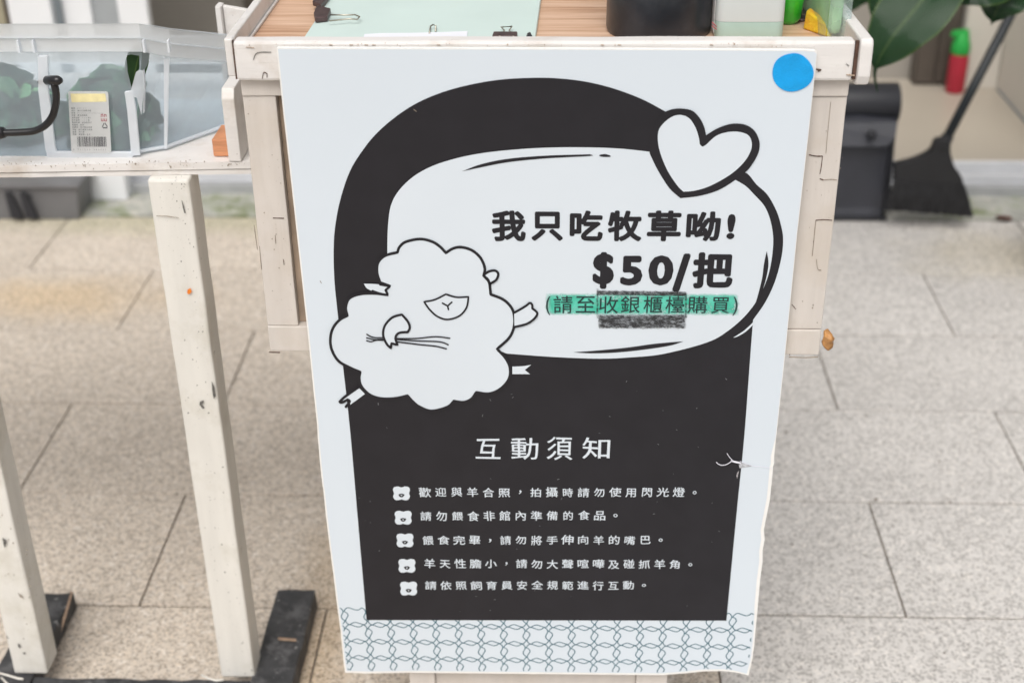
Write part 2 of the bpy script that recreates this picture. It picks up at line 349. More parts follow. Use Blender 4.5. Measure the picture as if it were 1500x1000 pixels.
def tube(bm, pts, r, seg=12, cap=True, flat=None):
    pts = [Vector(p) for p in pts]; rs = r if isinstance(r, (list, tuple)) else [r] * len(pts); rings = []
    t0 = (pts[1] - pts[0]).normalized(); up = Vector((0, 0, 1)) if abs(t0.z) < .9 else Vector((0, 1, 0)); nrm = t0.cross(up).normalized()
    for i, p in enumerate(pts):
        t = ((pts[min(i + 1, len(pts) - 1)]) - pts[max(i - 1, 0)]).normalized()
        nrm = (nrm - t * nrm.dot(t)).normalized(); bn = t.cross(nrm)
        rings.append([bm.verts.new(p + (nrm * math.cos(a) + bn * math.sin(a)) * rs[i]) for a in [2 * math.pi * k / seg for k in range(seg)]])
    for a, b in zip(rings, rings[1:]):
        for k in range(seg): bm.faces.new((a[k], a[(k + 1) % seg], b[(k + 1) % seg], b[k]))
    if cap: bm.faces.new(rings[0][::-1]); bm.faces.new(rings[-1])
def lathe(bm, c, prof, seg=32):
    rings = []
    for r, z in prof: rings.append([bm.verts.new((c[0] + r * math.cos(2 * math.pi * k / seg), c[1] + r * math.sin(2 * math.pi * k / seg), c[2] + z)) for k in range(seg)])
    for a, b in zip(rings, rings[1:]):
        for k in range(seg): bm.faces.new((a[k], a[(k + 1) % seg], b[(k + 1) % seg], b[k]))
    bm.faces.new(rings[0][::-1]); bm.faces.new(rings[-1])
def shade_auto(o, ang=40):
    for p in o.data.polygons: p.use_smooth = True
    o.data.set_sharp_from_angle(angle=math.radians(ang)) if hasattr(o.data, 'set_sharp_from_angle') else None
    return o
def smoothpts(pts, closed=True, n=6):
    """Catmull-Rom through points; a third element marks a sharp corner."""
    P = [Vector((p[0], p[1])) for p in pts]; cn = [len(p) > 2 for p in pts]; N_ = len(P); out = []
    rng = range(N_ if closed else N_ - 1)
    for i in rng:
        p1, p2 = P[i], P[(i + 1) % N_]
        p0 = P[(i - 1) % N_] if (closed or i > 0) else p1
        p3 = P[(i + 2) % N_] if (closed or i + 2 < N_) else p2
        if cn[i]: p0 = p1 + (p1 - p2) * .3
        if cn[(i + 1) % N_]: p3 = p2 + (p2 - p1) * .3
        for k in range(n):
            t = k / n
            out.append(.5 * ((2 * p1) + (p2 - p0) * t + (2 * p0 - 5 * p1 + 4 * p2 - p3) * t * t + (3 * p1 - p0 - 3 * p2 + p3) * t ** 3))
    if not closed: out.append(P[-1])
    return out

# ================================================================== THE SETTING
ground = bx('ground', (-30, 30, -30, 30, -.10, -.022), 'earth', bevel=0); tag(ground, kind='structure')
pav = empty('pavement', (0, 0, 0), kind='structure')
bx('joint_bed', (-3.3, 3.3, -1.8, 3.2, -.0215, -.0032), 'joint', pav, bevel=0)
proto = {}
def slab_mesh(key, w_, d_):
    bm = bmesh.new(); box(bm, -w_ / 2, w_ / 2, -d_ / 2, d_ / 2, -.02, 0)
    bmesh.ops.recalc_face_normals(bm, faces=bm.faces)
    bmesh.ops.bevel(bm, geom=[e for e in bm.edges if (e.verts[0].co.z > -.001 and e.verts[1].co.z > -.001)], offset=.0016, segments=2, affect='EDGES', profile=.5)
    me = bpy.data.meshes.new('slab'); bm.to_mesh(me); bm.free(); me.materials.append(M[key]); return me
for k in ('slab_w', 'slab_n'):
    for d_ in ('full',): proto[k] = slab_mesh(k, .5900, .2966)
rowY = [1.647 + .3005 * i for i in range(-11, 5)]
for i, y0 in enumerate(rowY):
    idx = i - 11
    x_off = -.655 if idx % 2 == 0 else -.9527
    for j in range(-5, 7):
        x0 = x_off + .593 * j
        if abs(x0 + .3) > 3.0: continue
        cx = x0 + .2965; cy = y0 + .15025
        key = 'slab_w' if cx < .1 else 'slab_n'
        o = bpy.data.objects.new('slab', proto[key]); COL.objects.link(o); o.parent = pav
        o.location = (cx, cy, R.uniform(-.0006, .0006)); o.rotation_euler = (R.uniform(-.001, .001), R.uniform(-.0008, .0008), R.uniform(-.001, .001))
# last narrow row against the kerb
ylast = rowY[-1] + .3005
if ylast < 3.19: pass

# concrete kerb strip with moss, in front of the door track
bm = bmesh.new()
box(bm, -3.3, 3.3, 3.151, 3.30, -.02, .004)
bmesh.ops.subdivide_edges(bm, edges=[e for e in bm.edges if e.calc_length() > 1], cuts=80)
wobble(bm, .004, 9)
kerb = link('kerb', bm, 'moss'); tag(kerb, kind='structure')
inf = empty('indoor_floor', (0, 3.44, 0), kind='structure')
bx('floor_slab', (-3.3, 3.3, 3.44, 4.6, -.02, .035), 'infloor', inf, bevel=0)

# ---- sliding door track
tk = empty('door_track', (0, 3.36, 0), 'aluminium sliding door track along the foot of the glazed wall', 'door track')
for (y0, y1, z0, z1) in ((3.292, 3.312, -.01, .030), (3.312, 3.345, -.01, .018), (3.345, 3.36, -.01, .040), (3.36, 3.395, -.01, .030), (3.395, 3.412, -.01, .056), (3.412, 3.44, -.01, .046)):
    bx('track_rail', (-3.2, 3.2, y0 + .0005, y1, z0, z1), 'alu' if z1 != .018 and z1 != .030 else 'alu_groove', tk, bevel=.002)

# ---- rooms behind
rw = empty('back_wall', (0, 4.2, 0), 'grey wall at the far side of the room behind the counter', 'wall')
bx('wall_panel', (-3.2, .86, 4.16, 4.3, .035, 2.6), 'wallg', rw, bevel=0)
bx('wall_panel', (.865, 1.165, 4.16, 4.3, .035, 2.6), 'wallg', rw, bevel=0)
bx('wall_panel', (-.98, -.90, 4.13, 4.159, .035, 2.6), 'walldk', rw, bevel=.002)
wb = empty('room_wall', (1.3, 3.9, 0), 'pale beige wall that turns a corner behind the broom handle', 'wall')
bx('wall_panel', (1.20, 1.318, 4.06, 4.30, .035, 2.6), 'wallb', wb, bevel=.003)
bx('wall_panel', (1.32, 1.42, 3.445, 4.30, .035, 2.6), 'wallb', wb, bevel=.003)
bx('skirting', (1.3165, 1.3195, 3.445, 4.05, .035, .041), 'frame_g', wb, bevel=0)

# cupboard niche behind the red bottle
cb = empty('cupboard', (1.15, 4.1, .035), 'dark brown cupboard against the far grey wall behind the red bottle', 'cupboard')
bx('carcass', (1.075, 1.195, 4.10, 4.159, .036, .75), 'walldk', cb, bevel=.003)
bx('door', (1.08, 1.133, 4.09, 4.099, .045, .74), 'walldk', cb, bevel=.002)
bx('door', (1.137, 1.19, 4.09, 4.099, .045, .74), 'walldk', cb, bevel=.002)

# ---- white sliding door leaves, left
def leaf_door(name, x0, x1, y, label, stile=.05):
    t = empty(name, ((x0 + x1) / 2, y, .05), label, 'sliding door', 'sliding door leaves')
    bx('stile', (x0, x0 + stile, y, y + .03, .057, 2.1), 'frame_w', t, bevel=.003)
    bx('stile', (x1 - stile, x1, y, y + .03, .057, 2.1), 'frame_w', t, bevel=.003)
    bx('bottom_rail', (x0 + stile, x1 - stile, y + .002, y + .028, .057, .16), 'frame_w', t, bevel=.002)
    bx('top_rail', (x0 + stile, x1 - stile, y + .002, y + .028, 2.0, 2.1), 'frame_w', t, bevel=.002)
    bx('pane', (x0 + stile + .0005, x1 - stile - .0005, y + .012, y + .018, .161, 1.999), 'glass', t, bevel=0)
    return t
X = lambda px, y_: onY(px, 10, y_).x
leaf_door('sliding_door', X(90, 3.35), X(216, 3.35), 3.345, 'white framed sliding door leaf standing behind the clear plastic box', .075)
dj = empty('door_post', (X(50, 3.32), 3.32, 0), 'wide white door post at the left edge, beside the white sliding door leaf', 'door post')
bx('post', (X(18, 3.33), X(80, 3.33), 3.300, 3.344, .031, 2.1), 'frame_w', dj, bevel=.004)
bx('gasket', (X(80, 3.33) + .0005, X(88, 3.33), 3.325, 3.344, .031, 2.1), 'frame_g', dj, bevel=0)
ol = empty('side_wall', (X(0, 3.4) - .3, 3.4, 0), 'olive beige wall at the far left behind the plastic box', 'wall')
bx('wall_panel', (-2.6, X(12, 3.4), 3.37, 3.43, .06, 2.4), 'olive', ol, bevel=.004)
bx('edge_strip', (X(12, 3.4) + .0005, X(18, 3.4) + .01, 3.375, 3.425, .06, 2.4), 'walldk', ol, bevel=0)
pb = empty('post_base', (onY(162, 280, 3.29).x, 3.28, 0), 'white block at the foot of the sliding door, right of the grey trough', 'post')
a, b_ = onY(136, 280, 3.26).x, onY(188, 280, 3.26).x
bx('block', (a, b_, 3.245, 3.291, .004, .12), 'frame_w', pb, bevel=.004)
bx('cap', (a - .004, b_ + .004, 3.241, 3.291, .1205, .13), 'frame_w', pb, bevel=.002)

# ---- grey trough on the ground, left
tr = empty('planter_trough', (-1.45, 3.2, 0), 'long dark grey plastic trough on the ground by the glass door', 'planter')
bm = bmesh.new()
xr = onY(126, 290, 3.17).x
prism(bm, [(xr - .75, 3.13, .0), (xr - .012, 3.13, .0), (xr, 3.125, .088), (xr - .76, 3.125, .088)], (0, .11, 0))
link('body', bm, 'trough', tr, bevel=.003)
bm = bmesh.new()
prism(bm, [(xr - .77, 3.118, .088), (xr + .006, 3.118, .088), (xr + .006, 3.118, .099), (xr - .77, 3.118, .099)], (0, .125, 0))
link('rim', bm, 'trough', tr, bevel=.002)
for q in (30, 52):
    p = onY(q, 290, 3.12); bm = bmesh.new()
    prism(bm, [(p.x - .03, 3.119, .01), (p.x + .0, 3.119, .01), (p.x - .02, 3.119, .08), (p.x - .035, 3.119, .08)], (0, -.008, 0)); link('bracket', bm, 'blk', tr, bevel=.001)

# ================================================================== BACKGROUND OBJECTS
# dustpan
dp = empty('dustpan', (.71, 3.13, 0), 'black lidded upright dustpan standing by the kerb behind the counter', 'dustpan')
xl, xr = onY(1180, 200, 3.20).x, onY(1312, 200, 3.20).x
zz = lambda y, Y=3.12: onY(1270, y, Y + .07).z
bm = bmesh.new()
prism(bm, [(xl, 3.075, .004), (xl, 3.20, .004), (xl, 3.235, .22), (xl, 3.10, zz(215, 3.10)), (xl, 3.085, .03)], (xr - xl - .02, 0, 0)); link('pan', bm, 'blk2', dp, bevel=.005)
bm = bmesh.new(); prism(bm, [(xr - .0195, 3.085, .02), (xr - .0195, 3.20, .02), (xr - .0195, 3.24, .235), (xr - .0195, 3.115, .225)], (.016, 0, 0)); link('side_plate', bm, 'blk', dp, bevel=.003)
bm = bmesh.new(); c0 = (3.175, zz(160, 3.13)); rad = .052
prof = [(xl - .0, c0[0] + rad * math.cos(t), c0[1] + rad * .95 * math.sin(t)) for t in [math.radians(a) for a in range(-40, 321, 15)]]
prism(bm, prof[:-1], (xr + .004 - xl, 0, 0)); shade_auto(link('hood', bm, 'blk', dp, bevel=.004))
bm = bmesh.new(); zt = zz(188, 3.09); zb = zz(214, 3.075)
prism(bm, [(xl, 3.072, zb), (xl + .10, 3.066, zb), (xr - .03, 3.070, zb), (xr - .012, 3.078, zb + .018), (xr - .006, 3.10, zt + .012), (xl + .12, 3.10, zt + .02), (xl, 3.10, zt + .01)], (0, .05, 0))
link('lid', bm, 'blk2', dp, bevel=.005)
p = onY(1286, 213, 3.065); bm = bmesh.new(); bmesh.ops.create_icosphere(bm, subdivisions=2, radius=.012, matrix=Matrix.Translation(p)); link('hinge_knob', bm, 'blk', dp, smooth=True)
bx('foot', (xl, xr - .01, 3.068, 3.20, .0, .012), 'blk', dp, bevel=.003)
bm = bmesh.new(); tube(bm, [(xl + .06, 3.20, c0[1] + .03), (xl + .06, 3.215, .62), (xl + .06, 3.22, .80)], .011, 10); link('grip_pole', bm, 'handle', dp, smooth=True)
dp.location.y += .072

# broom
br = empty('broom', (.95, 3.1, 0), 'black broom leaning by the doorway, bristles resting on the kerb', 'broom')
Yb = 3.085
def yz(pts, Y): return [onY(x, y, Y) for x, y in pts]
bm = bmesh.new(); prism(bm, yz([(s.x, s.y) for s in smoothpts([(1373, 208), (1391, 208), (1393, 226), (1399, 246, 1), (1410, 262), (1411, 281, 1), (1360, 272), (1311, 270, 1), (1312, 243, 1), (1340, 236), (1364, 224)], True, 4)], Yb), (0, .03, 0))
link('head', bm, 'broomcap', br, bevel=.003)
bm = bmesh.new(); bt = []
for k in range(34):
    f = k / 33; xt = 1312 + f * 98; xb = 1302 + f * 121
    for q in range(3):
        yy = Yb + .003 + q * .010; a0 = onY(xt, 262 + 8 * f, yy); a1 = onY(xb + R.uniform(-1.5, 1.5), 307 + 10 * f + R.uniform(-1.5, 1), yy - .004); a1.z = max(a1.z, .006)
        tube(bm, [a0, (a0 + a1) / 2 + Vector((0, -.002, 0)), a1], [.0045, .0055, .0042], 5)
tag(link('bristles', bm, 'bristle', br), kind='stuff')
hp0 = onY(1382, 212, Yb + .015); hp1 = onY(1492, 0, 3.27); d = hp1 - hp0; tt = (1.308 - hp0.x) / d.x
bm = bmesh.new(); tube(bm, [hp0 - d * .04, hp0 + d * .5, hp0 + d * tt], .0115, 14); link('handle', bm, 'handle', br, smooth=True)
bm = bmesh.new(); tube(bm, [hp0 - d * .04, hp0 + d * .06], [.0155, .0145], 14); link('socket', bm, 'broomcap', br, smooth=True)

# red bottle with green cap on the indoor floor
b0 = onY(1403, 100, 4.035); b0.z = .0358; rb = empty('spray_bottle', b0, 'red bottle with bright green top standing on the indoor floor', 'bottle')
bm = bmesh.new(); lathe(bm, b0, [(.025, 0), (.028, .006), (.028, .105), (.025, .118)], 24); shade_auto(link('bottle_body', bm, 'red', rb))
bm = bmesh.new(); lathe(bm, b0, [(.026, .1185), (.028, .122), (.027, .145), (.019, .168), (.010, .182)], 24); shade_auto(link('cap', bm, 'grn', rb))
bm = bmesh.new(); p = b0 + Vector((0, 0, .17)); prism(bm, [p + Vector((-.035, -.008, 0)), p + Vector((.02, -.008, -.002)), p + Vector((.014, -.008, .022)), p + Vector((-.03, -.008, .016))], (0, .016, 0)); link('nozzle', bm, 'grn', rb, bevel=.002)

bm = bmesh.new(); rg_ = random.Random(12)
for _ in range(170):
    x = rg_.uniform(-1.6, 1.4); y = rg_.uniform(1.3, 3.15); r_ = rg_.uniform(.0008, .0026)
    if rg_.random() < .5: y = min(rowY, key=lambda t: abs(t - y)) + rg_.gauss(0, .006)
    bmesh.ops.create_icosphere(bm, subdivisions=1, radius=r_, matrix=Matrix.Translation((x, y, r_ * .5)) @ Matrix.Diagonal((rg_.uniform(.6, 1.6), rg_.uniform(.6, 1.6), .6, 1)))
gt_ = link('grit', bm, mat('grit', (.14, .11, .08), .9, var=.5, vscale=90)); tag(gt_, 'dark grit and crumbs scattered over the stone paving', 'grit', kind='stuff')
# dry leaf scrap on kerb
p = onZ(1470, 321, .006); bm = bmesh.new()
bmesh.ops.create_icosphere(bm, subdivisions=2, radius=.016, matrix=Matrix.Translation(p + Vector((0, 0, .004))) @ Matrix.Diagonal((1.3, .9, .35, 1))); wobble(bm, .006, 60)
tag(link('dry_leaf', bm, mat('dry_leaf', (.10, .04, .03), .8, var=.3, vscale=80)), 'small dark red brown dry leaf lying on the kerb by the broom', 'leaf')

# ---- leafy pot plant at right
def leaf_mesh(bm, mid, width, fold=.25, nrm=(0, -1, .4), n=18, m_=4, seed=0, tip=.9, lay=None):
    mid = [Vector(p) for p in mid]
    def cr(t):
        s = t * (len(mid) - 1); i = min(int(s), len(mid) - 2); f = s - i
        p0 = mid[max(i - 1, 0)]; p1 = mid[i]; p2 = mid[i + 1]; p3 = mid[min(i + 2, len(mid) - 1)]
        return .5 * ((2 * p1) + (p2 - p0) * f + (2 * p0 - 5 * p1 + 4 * p2 - p3) * f * f + (3 * p1 - p0 - 3 * p2 + p3) * f ** 3)
    rows = []; nv = Vector(nrm).normalized()
    for i in range(n + 1):
        t = i / n; c = cr(t); tg = (cr(min(t + .01, 1)) - cr(max(t - .01, 0))).normalized()
        sd = tg.cross(nv).normalized(); up = sd.cross(tg).normalized()
        wd = width * (math.sin(math.pi * min(t / tip, 1) ** .8) ** .75 if t < tip else 0) * .5 + .0012
        if t > tip - .08: wd = max(wd, .003 * (1 - t) / .2 + .0006)
        row = []
        for j in range(-m_, m_ + 1):
            s = j / m_
            rip = math.sin(t * 26 + seed + abs(s) * 2) * .03 * width * abs(s)
            row.append((bm.verts.new(c + sd * wd * s + up * (fold * wd * abs(s) - .25 * wd * s * s * fold * 2 + rip)), t, s))
        rows.append(row)
    for a, b in zip(rows, rows[1:]):
        for j in range(2 * m_):
            f = bm.faces.new((a[j][0], a[j + 1][0], b[j + 1][0], b[j][0]))
            f.smooth = True
            if lay is not None:
                for l, q in zip(f.loops, (a[j], a[j + 1], b[j + 1], b[j])): l[lay] = (q[1], q[2], 0)
def plant_leaf(mid, width, parent, stem_from, matk='leaf', name='leaf', **kw):
    bm = bmesh.new(); lay = bm.loops.layers.float_vector.new('lf')
    leaf_mesh(bm, mid, width, lay=lay, **kw); o = link(name, bm, matk, parent, recalc=False)
    if stem_from is not None:
        bm = bmesh.new(); a = Vector(stem_from); e = Vector(mid[0]); c = Vector((a.x, a.y, max(e.z, .6) + .25))
        pts = [a.lerp(c, t).lerp(c.lerp(e, t), t) for t in [k / 10 for k in range(11)]]
        tube(bm, pts, [.006 - .0003 * k for k in range(11)], 8); link('stem', bm, 'stem', parent, smooth=True)
    return o
pc = Vector((1.225, 2.80, 0))
pl = empty('potted_plant', pc, 'leafy plant with big glossy dark green leaves hanging in at upper right', 'plant')
bm = bmesh.new(); lathe(bm, pc, [(.10, 0), (.115, .01), (.15, .22), (.158, .225), (.158, .25), (.145, .25), (.14, .23)], 40); shade_auto(link('pot', bm, 'pot', pl))
bm = bmesh.new(); lathe(bm, pc + Vector((0, 0, .231)), [(.138, 0), (.138, .004)], 40); link('soil', bm, 'soil', pl)
st = pc + Vector((0, 0, .235))
q = lambda x, y, Y: onY(x, y, Y)
plant_leaf([q(1420, -95, 2.42), q(1385, -45, 2.38), q(1345, 8, 2.34), q(1312, 48, 2.32), q(1289, 84, 2.31), q(1281, 108, 2.31), q(1285, 134, 2.31)], .118, pl, st, fold=.15, nrm=(-.25, -1, .8), tip=.76)
plant_leaf([q(1345, -85, 2.62), q(1322, -40, 2.56), q(1300, 10, 2.52), q(1285, 58, 2.5)], .11, pl, st, fold=.2, nrm=(.1, -1, .6), seed=3)
plant_leaf([q(1500, -60, 2.5), q(1460, -30, 2.42), q(1420, -12, 2.40), q(1392, 8, 2.40)], .085, pl, st, fold=.3, nrm=(0, -1, .7), seed=5)
plant_leaf([q(1520, -85, 2.5), q(1486, -35, 2.44), q(1463, 8, 2.42), q(1452, 37, 2.42)], .105, pl, st, fold=.2, nrm=(0, -1, .6), seed=8)
plant_leaf([q(1300, -90, 2.95), q(1268, -40, 2.9), q(1248, -5, 2.88), q(1240, 24, 2.88)], .11, pl, st, fold=.2, nrm=(.2, -1, .5), seed=9)
plant_leaf([q(1475, -70, 2.75), q(1450, -45, 2.7), q(1425, -20, 2.68), q(1405, 3, 2.68)], .08, pl, st, fold=.2, nrm=(.1, -1, .5), seed=19)
plant_leaf([q(1400, -90, 2.75), q(1370, -50, 2.72), q(1345, -18, 2.7), q(1325, 22, 2.7)], .10, pl, st, fold=.25, nrm=(.3, -1, .6), seed=29)
plant_leaf([st + Vector((.02, .0, .35)), st + Vector((.12, .05, .5)), st + Vector((.25, .08, .5)), st + Vector((.36, .1, .40))], .12, pl, st, seed=2, nrm=(0, -.5, 1))
plant_leaf([st + Vector((.0, .05, .38)), st + Vector((.02, .16, .52)), st + Vector((.03, .28, .52)), st + Vector((.02, .38, .45))], .12, pl, st, seed=12, nrm=(-.6, 0, 1))

# ================================================================== SIDE SHELF (left)
sh = empty('side_shelf', (-.6, 1.5, 0), 'chipped white shelf stand on two square legs beside the counter', 'shelf')
xR = -.334; fl = lambda x: 1.4475 + (x + .80) * .050   # the front edge runs slightly skew
def skew_board(name, x0, x1, dy0, y1, z0, z1, m, parent, wob=.0012, seed=0):
    bm = bmesh.new(); n = 40
    top = [Vector((x0 + (x1 - x0) * i / n, fl(x0 + (x1 - x0) * i / n) + dy0, z0)) for i in range(n + 1)]
    pts = top + [Vector((x1, y1, z0)), Vector((x0, y1, z0))]
    for k, p in enumerate(pts[:n + 1]): p.y += noise.noise(Vector((p.x * 40, seed, 1))) * wob
    prism(bm, pts, (0, 0, z1 - z0)); 
    for v in bm.verts:
        if v.co.y < 1.6: v.co.z += noise.noise(Vector((v.co.x * 50, seed + 5, v.co.z * 20))) * wob * .7
    return link(name, bm, m, parent, bevel=.0008, seg=1)
skew_board('shelf_board', -1.35, xR - .001, 0, 1.80, .7975, .806, 'paint_w', sh)
skew_board('apron', -1.35, xR - .001, .0015, 1.79, .7905, .7960, 'paint_w', sh, seed=3)
for x0 in (-.4785, -.776, -1.25):
    bx('leg', (x0, x0 + .0485, 1.4535, 1.498, .034, .7902), 'leg', sh, bevel=.003, wob=.0009, cuts=24, seed=x0)
# end boards beside the counter
bm = bmesh.new(); e0 = onY(331, 236, 1.468)
prism(bm, [(-.3845, 1.4675, .8065), (-.3845, 1.60, .8065), (-.3845, 1.60, .895), (-.3845, 1.4725, .893), (-.3845, 1.4665, .882)], (.0145, 0, 0)); link('end_board', bm, 'paint_w', sh, bevel=.0012)
a = onY(326, 9, 1.61); b_ = onY(372, 24, 1.61)
bm = bmesh.new(); prism(bm, [(a.x, 1.61, .8065), (-.336, 1.61, .8065), (-.336, 1.61, b_.z), (a.x, 1.61, a.z)], (0, .008, 0)); link('back_board', bm, 'paint_w', sh, bevel=.001)
bm = bmesh.new(); prism(bm, [(a.x - .0005, 1.6005, .8065), (a.x - .007, 1.6005, .8065), (a.x - .007, 1.6005, a.z + .002), (a.x - .0005, 1.6005, a.z + .001)], (0, .02, 0)); link('edge_strip', bm, 'paint_w', sh, bevel=.0008)
# black feet
def plank(name, b, seed):
    bm = bmesh.new(); box(bm, *b); bmesh.ops.recalc_face_normals(bm, faces=bm.faces)
    bmesh.ops.bevel(bm, geom=list(bm.edges), offset=.003, segments=2, affect='EDGES', profile=.5)
    for i in range(1, 16):
        for d in (0, 1):
            co = Vector((0, 0, 0)); co[d] = b[2 * d] + (b[2 * d + 1] - b[2 * d]) * i / 16; no = Vector((0, 0, 0)); no[d] = 1
            bmesh.ops.bisect_plane(bm, geom=list(bm.verts) + list(bm.edges) + list(bm.faces), plane_co=co, plane_no=no)
    wobble(bm, .0028, 34, seed); return link(name, bm, 'black_wood', sh)
plank('foot', (-.4345, -.3745, 1.18, 1.6465, .001, .037), 1)
plank('foot', (-.807, -.749, 1.18, 1.637, .001, .033), 2)
plank('crossbar', (-.7475, -.436, 1.405, 1.452, .001, .031), 4)
a = onZ(66, 862, .034)
bm = bmesh.new(); prism(bm, [onZ(104, 866, .0345), onZ(107, 866, .0345), onZ(98, 900, .0345), onZ(90, 925, .0345), onZ(92, 905, .0345)], (0, 0, .0006)); link('chipped_edge', bm, 'rawedge', sh)
bm = bmesh.new(); prism(bm, [onZ(407, 933, .040), onZ(434, 935.5, .040), onZ(434, 939, .040), onZ(408, 937, .040)], (0, 0, .0008)); link('scratch', bm, 'rawedge', sh)
for pts in ([(-6, 984), (10, 988), (26, 993), (34, 994)], [(2, 992), (12, 1002), (26, 1010)], [(295, 988), (306, 993), (316, 996), (328, 995)]):
    bm = bmesh.new(); tube(bm, [onZ(x, y, .037) for x, y in pts], .0016, 6); tag(link('cable_tie', bm, 'tie', smooth=True),
        {-6: 'upper of two white cable ties at the foot of the left leg', 2: 'lower of two white cable ties at the foot of the left leg', 295: 'white cable tie lying on the black crossbar by the right leg'}[pts[0][0]], 'cable tie', 'cable ties on the black base')
# marks on the legs
def mark(pts, m, parent, f, name='scuff'):
    bm = bmesh.new(); prism(bm, [f(x, y) for x, y in pts], (0, -.0004, 0)); return link(name, bm, m, parent)
lf = lambda x, y: onY(x, y, 1.4515)
mark([(275, 424), (279, 422), (281, 427), (277, 431), (274, 429)], 'orange', sh, lf, 'orange_spot')
mark([(310, 558), (314, 566), (316, 580), (313, 584), (311, 572)], 'crack2', sh, lf)
mark([(293, 588), (298, 586), (299, 589), (295, 592), (300, 597), (297, 598), (292, 592)], 'crack2', sh, lf)
mark([(266, 293), (268, 297), (270, 305), (272, 312), (270, 312), (268, 304)], 'crack2', sh, lf)
mark([(229, 315.8), (245, 316.2), (262, 318.8), (262, 319.3), (243, 317.0), (229, 316.4)], 'scrape', sh, lf)
mark([(26, 942), (29, 943), (30, 949), (27, 947)], 'crack2', sh, lf)
mark([(33, 955), (37, 955), (37, 958), (35, 957)], 'crack2', sh, lf)
mark([(4, 787), (10, 792), (7, 802), (5, 796)], 'crack2', sh, lf)
mark([(26, 868), (32, 872), (35, 876), (30, 874)], 'scrape', sh, lf)

def flecks(name, n, fpx, m, parent, smin, smax, seed, dirv=(0, -.0004, 0)):
    rr3 = random.Random(seed); bm = bmesh.new()
    for _ in range(n):
        x, y = fpx(rr3); k_ = rr3.randint(4, 6); r_ = smin + (smax - smin) * rr3.random() ** 3; a0 = rr3.uniform(0, 6); el = rr3.uniform(.35, 1)
        pts = [(x + r_ * math.cos(a0 + 6.283 * i / k_) * rr3.uniform(.6, 1.2) * el, y + r_ * math.sin(a0 + 6.283 * i / k_) * rr3.uniform(.6, 1.2)) for i in range(k_)]
        bm.faces.new([bm.verts.new(parent[1](px, py)) for px, py in pts])
    return tag(link(name, bm, m, parent[0]), kind='stuff')
def legpt(r3):
    y = 258 + 740 * r3.random() ** 1.6; xl_ = 222 + (y - 255) * .138; return xl_ + 3 + r3.random() ** .7 * 44, y
flecks('paint_fleck', 150, legpt, 'crack2', (sh, lambda x, y: onY(x, y, 1.4528)), .4, 1.5, 4)
def legpt2(r3):
    y = 640 + 350 * r3.random(); xl_ = -34 + (y - 640) * .185; return xl_ + 4 + r3.random() * 44, y
flecks('paint_fleck', 60, legpt2, 'scrape', (sh, lambda x, y: onY(x, y, 1.4528)), .5, 1.7, 5)
flecks('paint_fleck', 110, lambda r3: (r3.uniform(-10, 352), 246.5 + r3.gauss(0, 2.8) - 6), 'scrape', (sh, lambda x, y: onY(x, y, fl(onY(x, y, 1.45).x) - .0012)), .5, 1.9, 6)
# orange wood block
p = onZ(313, 229, .807)
tag(bx('wood_block', (p.x, p.x + .024, p.y, p.y + .05, .807, .8275), 'block', bevel=.0008), 'small orange wooden block on the shelf beside the plastic box', 'block')

# ================================================================== PLASTIC BOX
bn = empty('plastic_box', (-.63, 1.56, .807), 'milky clear plastic storage box with cracked corner on the side shelf', 'storage box')
zb = .8085
base = [(-1.05, 1.486), (-.5056, 1.486), (-.467, 1.507), (-.412, 1.580), (-.412, 1.69), (-1.05, 1.69)]
A = onY(208, 75, 1.476); B_ = onY(247, 84, 1.498); C_ = onY(332, 92, 1.585)
top = [(-1.06, 1.474, A.z), (A.x, 1.476, A.z), (B_.x, 1.499, B_.z), (C_.x, 1.587, C_.z), (C_.x, 1.70, .850), (-1.06, 1.70, .850)]
on = Vector((0, A.z - zb, .011)).normalized(); FO = Vector((0, 1.4855, zb))
FN = Vector((0, -math.cos(math.atan2(.011, A.z - zb)), -math.sin(math.atan2(.011, A.z - zb))))
def fb(x, y, h=0): p = onP(x, y, FO, FN); return p + FN * h
# front wall with the broken-out hole
def sheet(name, loops, f, m, parent, th=.0012, flip=False):
    loops3 = [[f(p[0], p[1]) for p in lp] for lp in loops]
    tri = tessellate_polygon([[Vector((p[0], p[1], 0)) for p in lp] for lp in loops])
    flat_ = [p for lp in loops3 for p in lp]
    bm = bmesh.new(); v = [bm.verts.new(p) for p in flat_]
    for t in tri:
        try: bm.faces.new([v[i] for i in t])
        except ValueError: pass
    if th:
        g = bmesh.ops.solidify(bm, geom=list(bm.faces), thickness=th)
    return link(name, bm, m, parent)
hole = [(185, 82), (192, 80), (204, 82), (204, 100), (200, 112), (196, 124), (193, 131), (191, 122), (187, 105)]
c1 = onY(-300, 75, 1.476)
front_loop = [(-300, 78), (208, 75), (208, 76), (196, 229), (75, 229), (-280, 232)]
sheet('front_wall', [front_loop, hole], fb, 'milk', bn, th=.0015)
def wall(name, i, j, m='milk'):
    bm = bmesh.new(); v = [bm.verts.new(p) for p in ((base[i][0], base[i][1], zb), (base[j][0], base[j][1], zb), top[j], top[i])]; bm.faces.new(v)
    bmesh.ops.solidify(bm, geom=list(bm.faces), thickness=.0015); return link(name, bm, m, bn)
wall('corner_wall', 1, 2, 'milk'); wall('side_wall', 2, 3); wall('side_wall', 3, 4); wall('back_wall', 4, 5); wall('side_wall', 5, 0)
bm = bmesh.new(); bm.faces.new([bm.verts.new((x, y, zb - .001)) for x, y in base]); bmesh.ops.solidify(bm, geom=list(bm.faces), thickness=.001); link('base', bm, 'milk', bn)
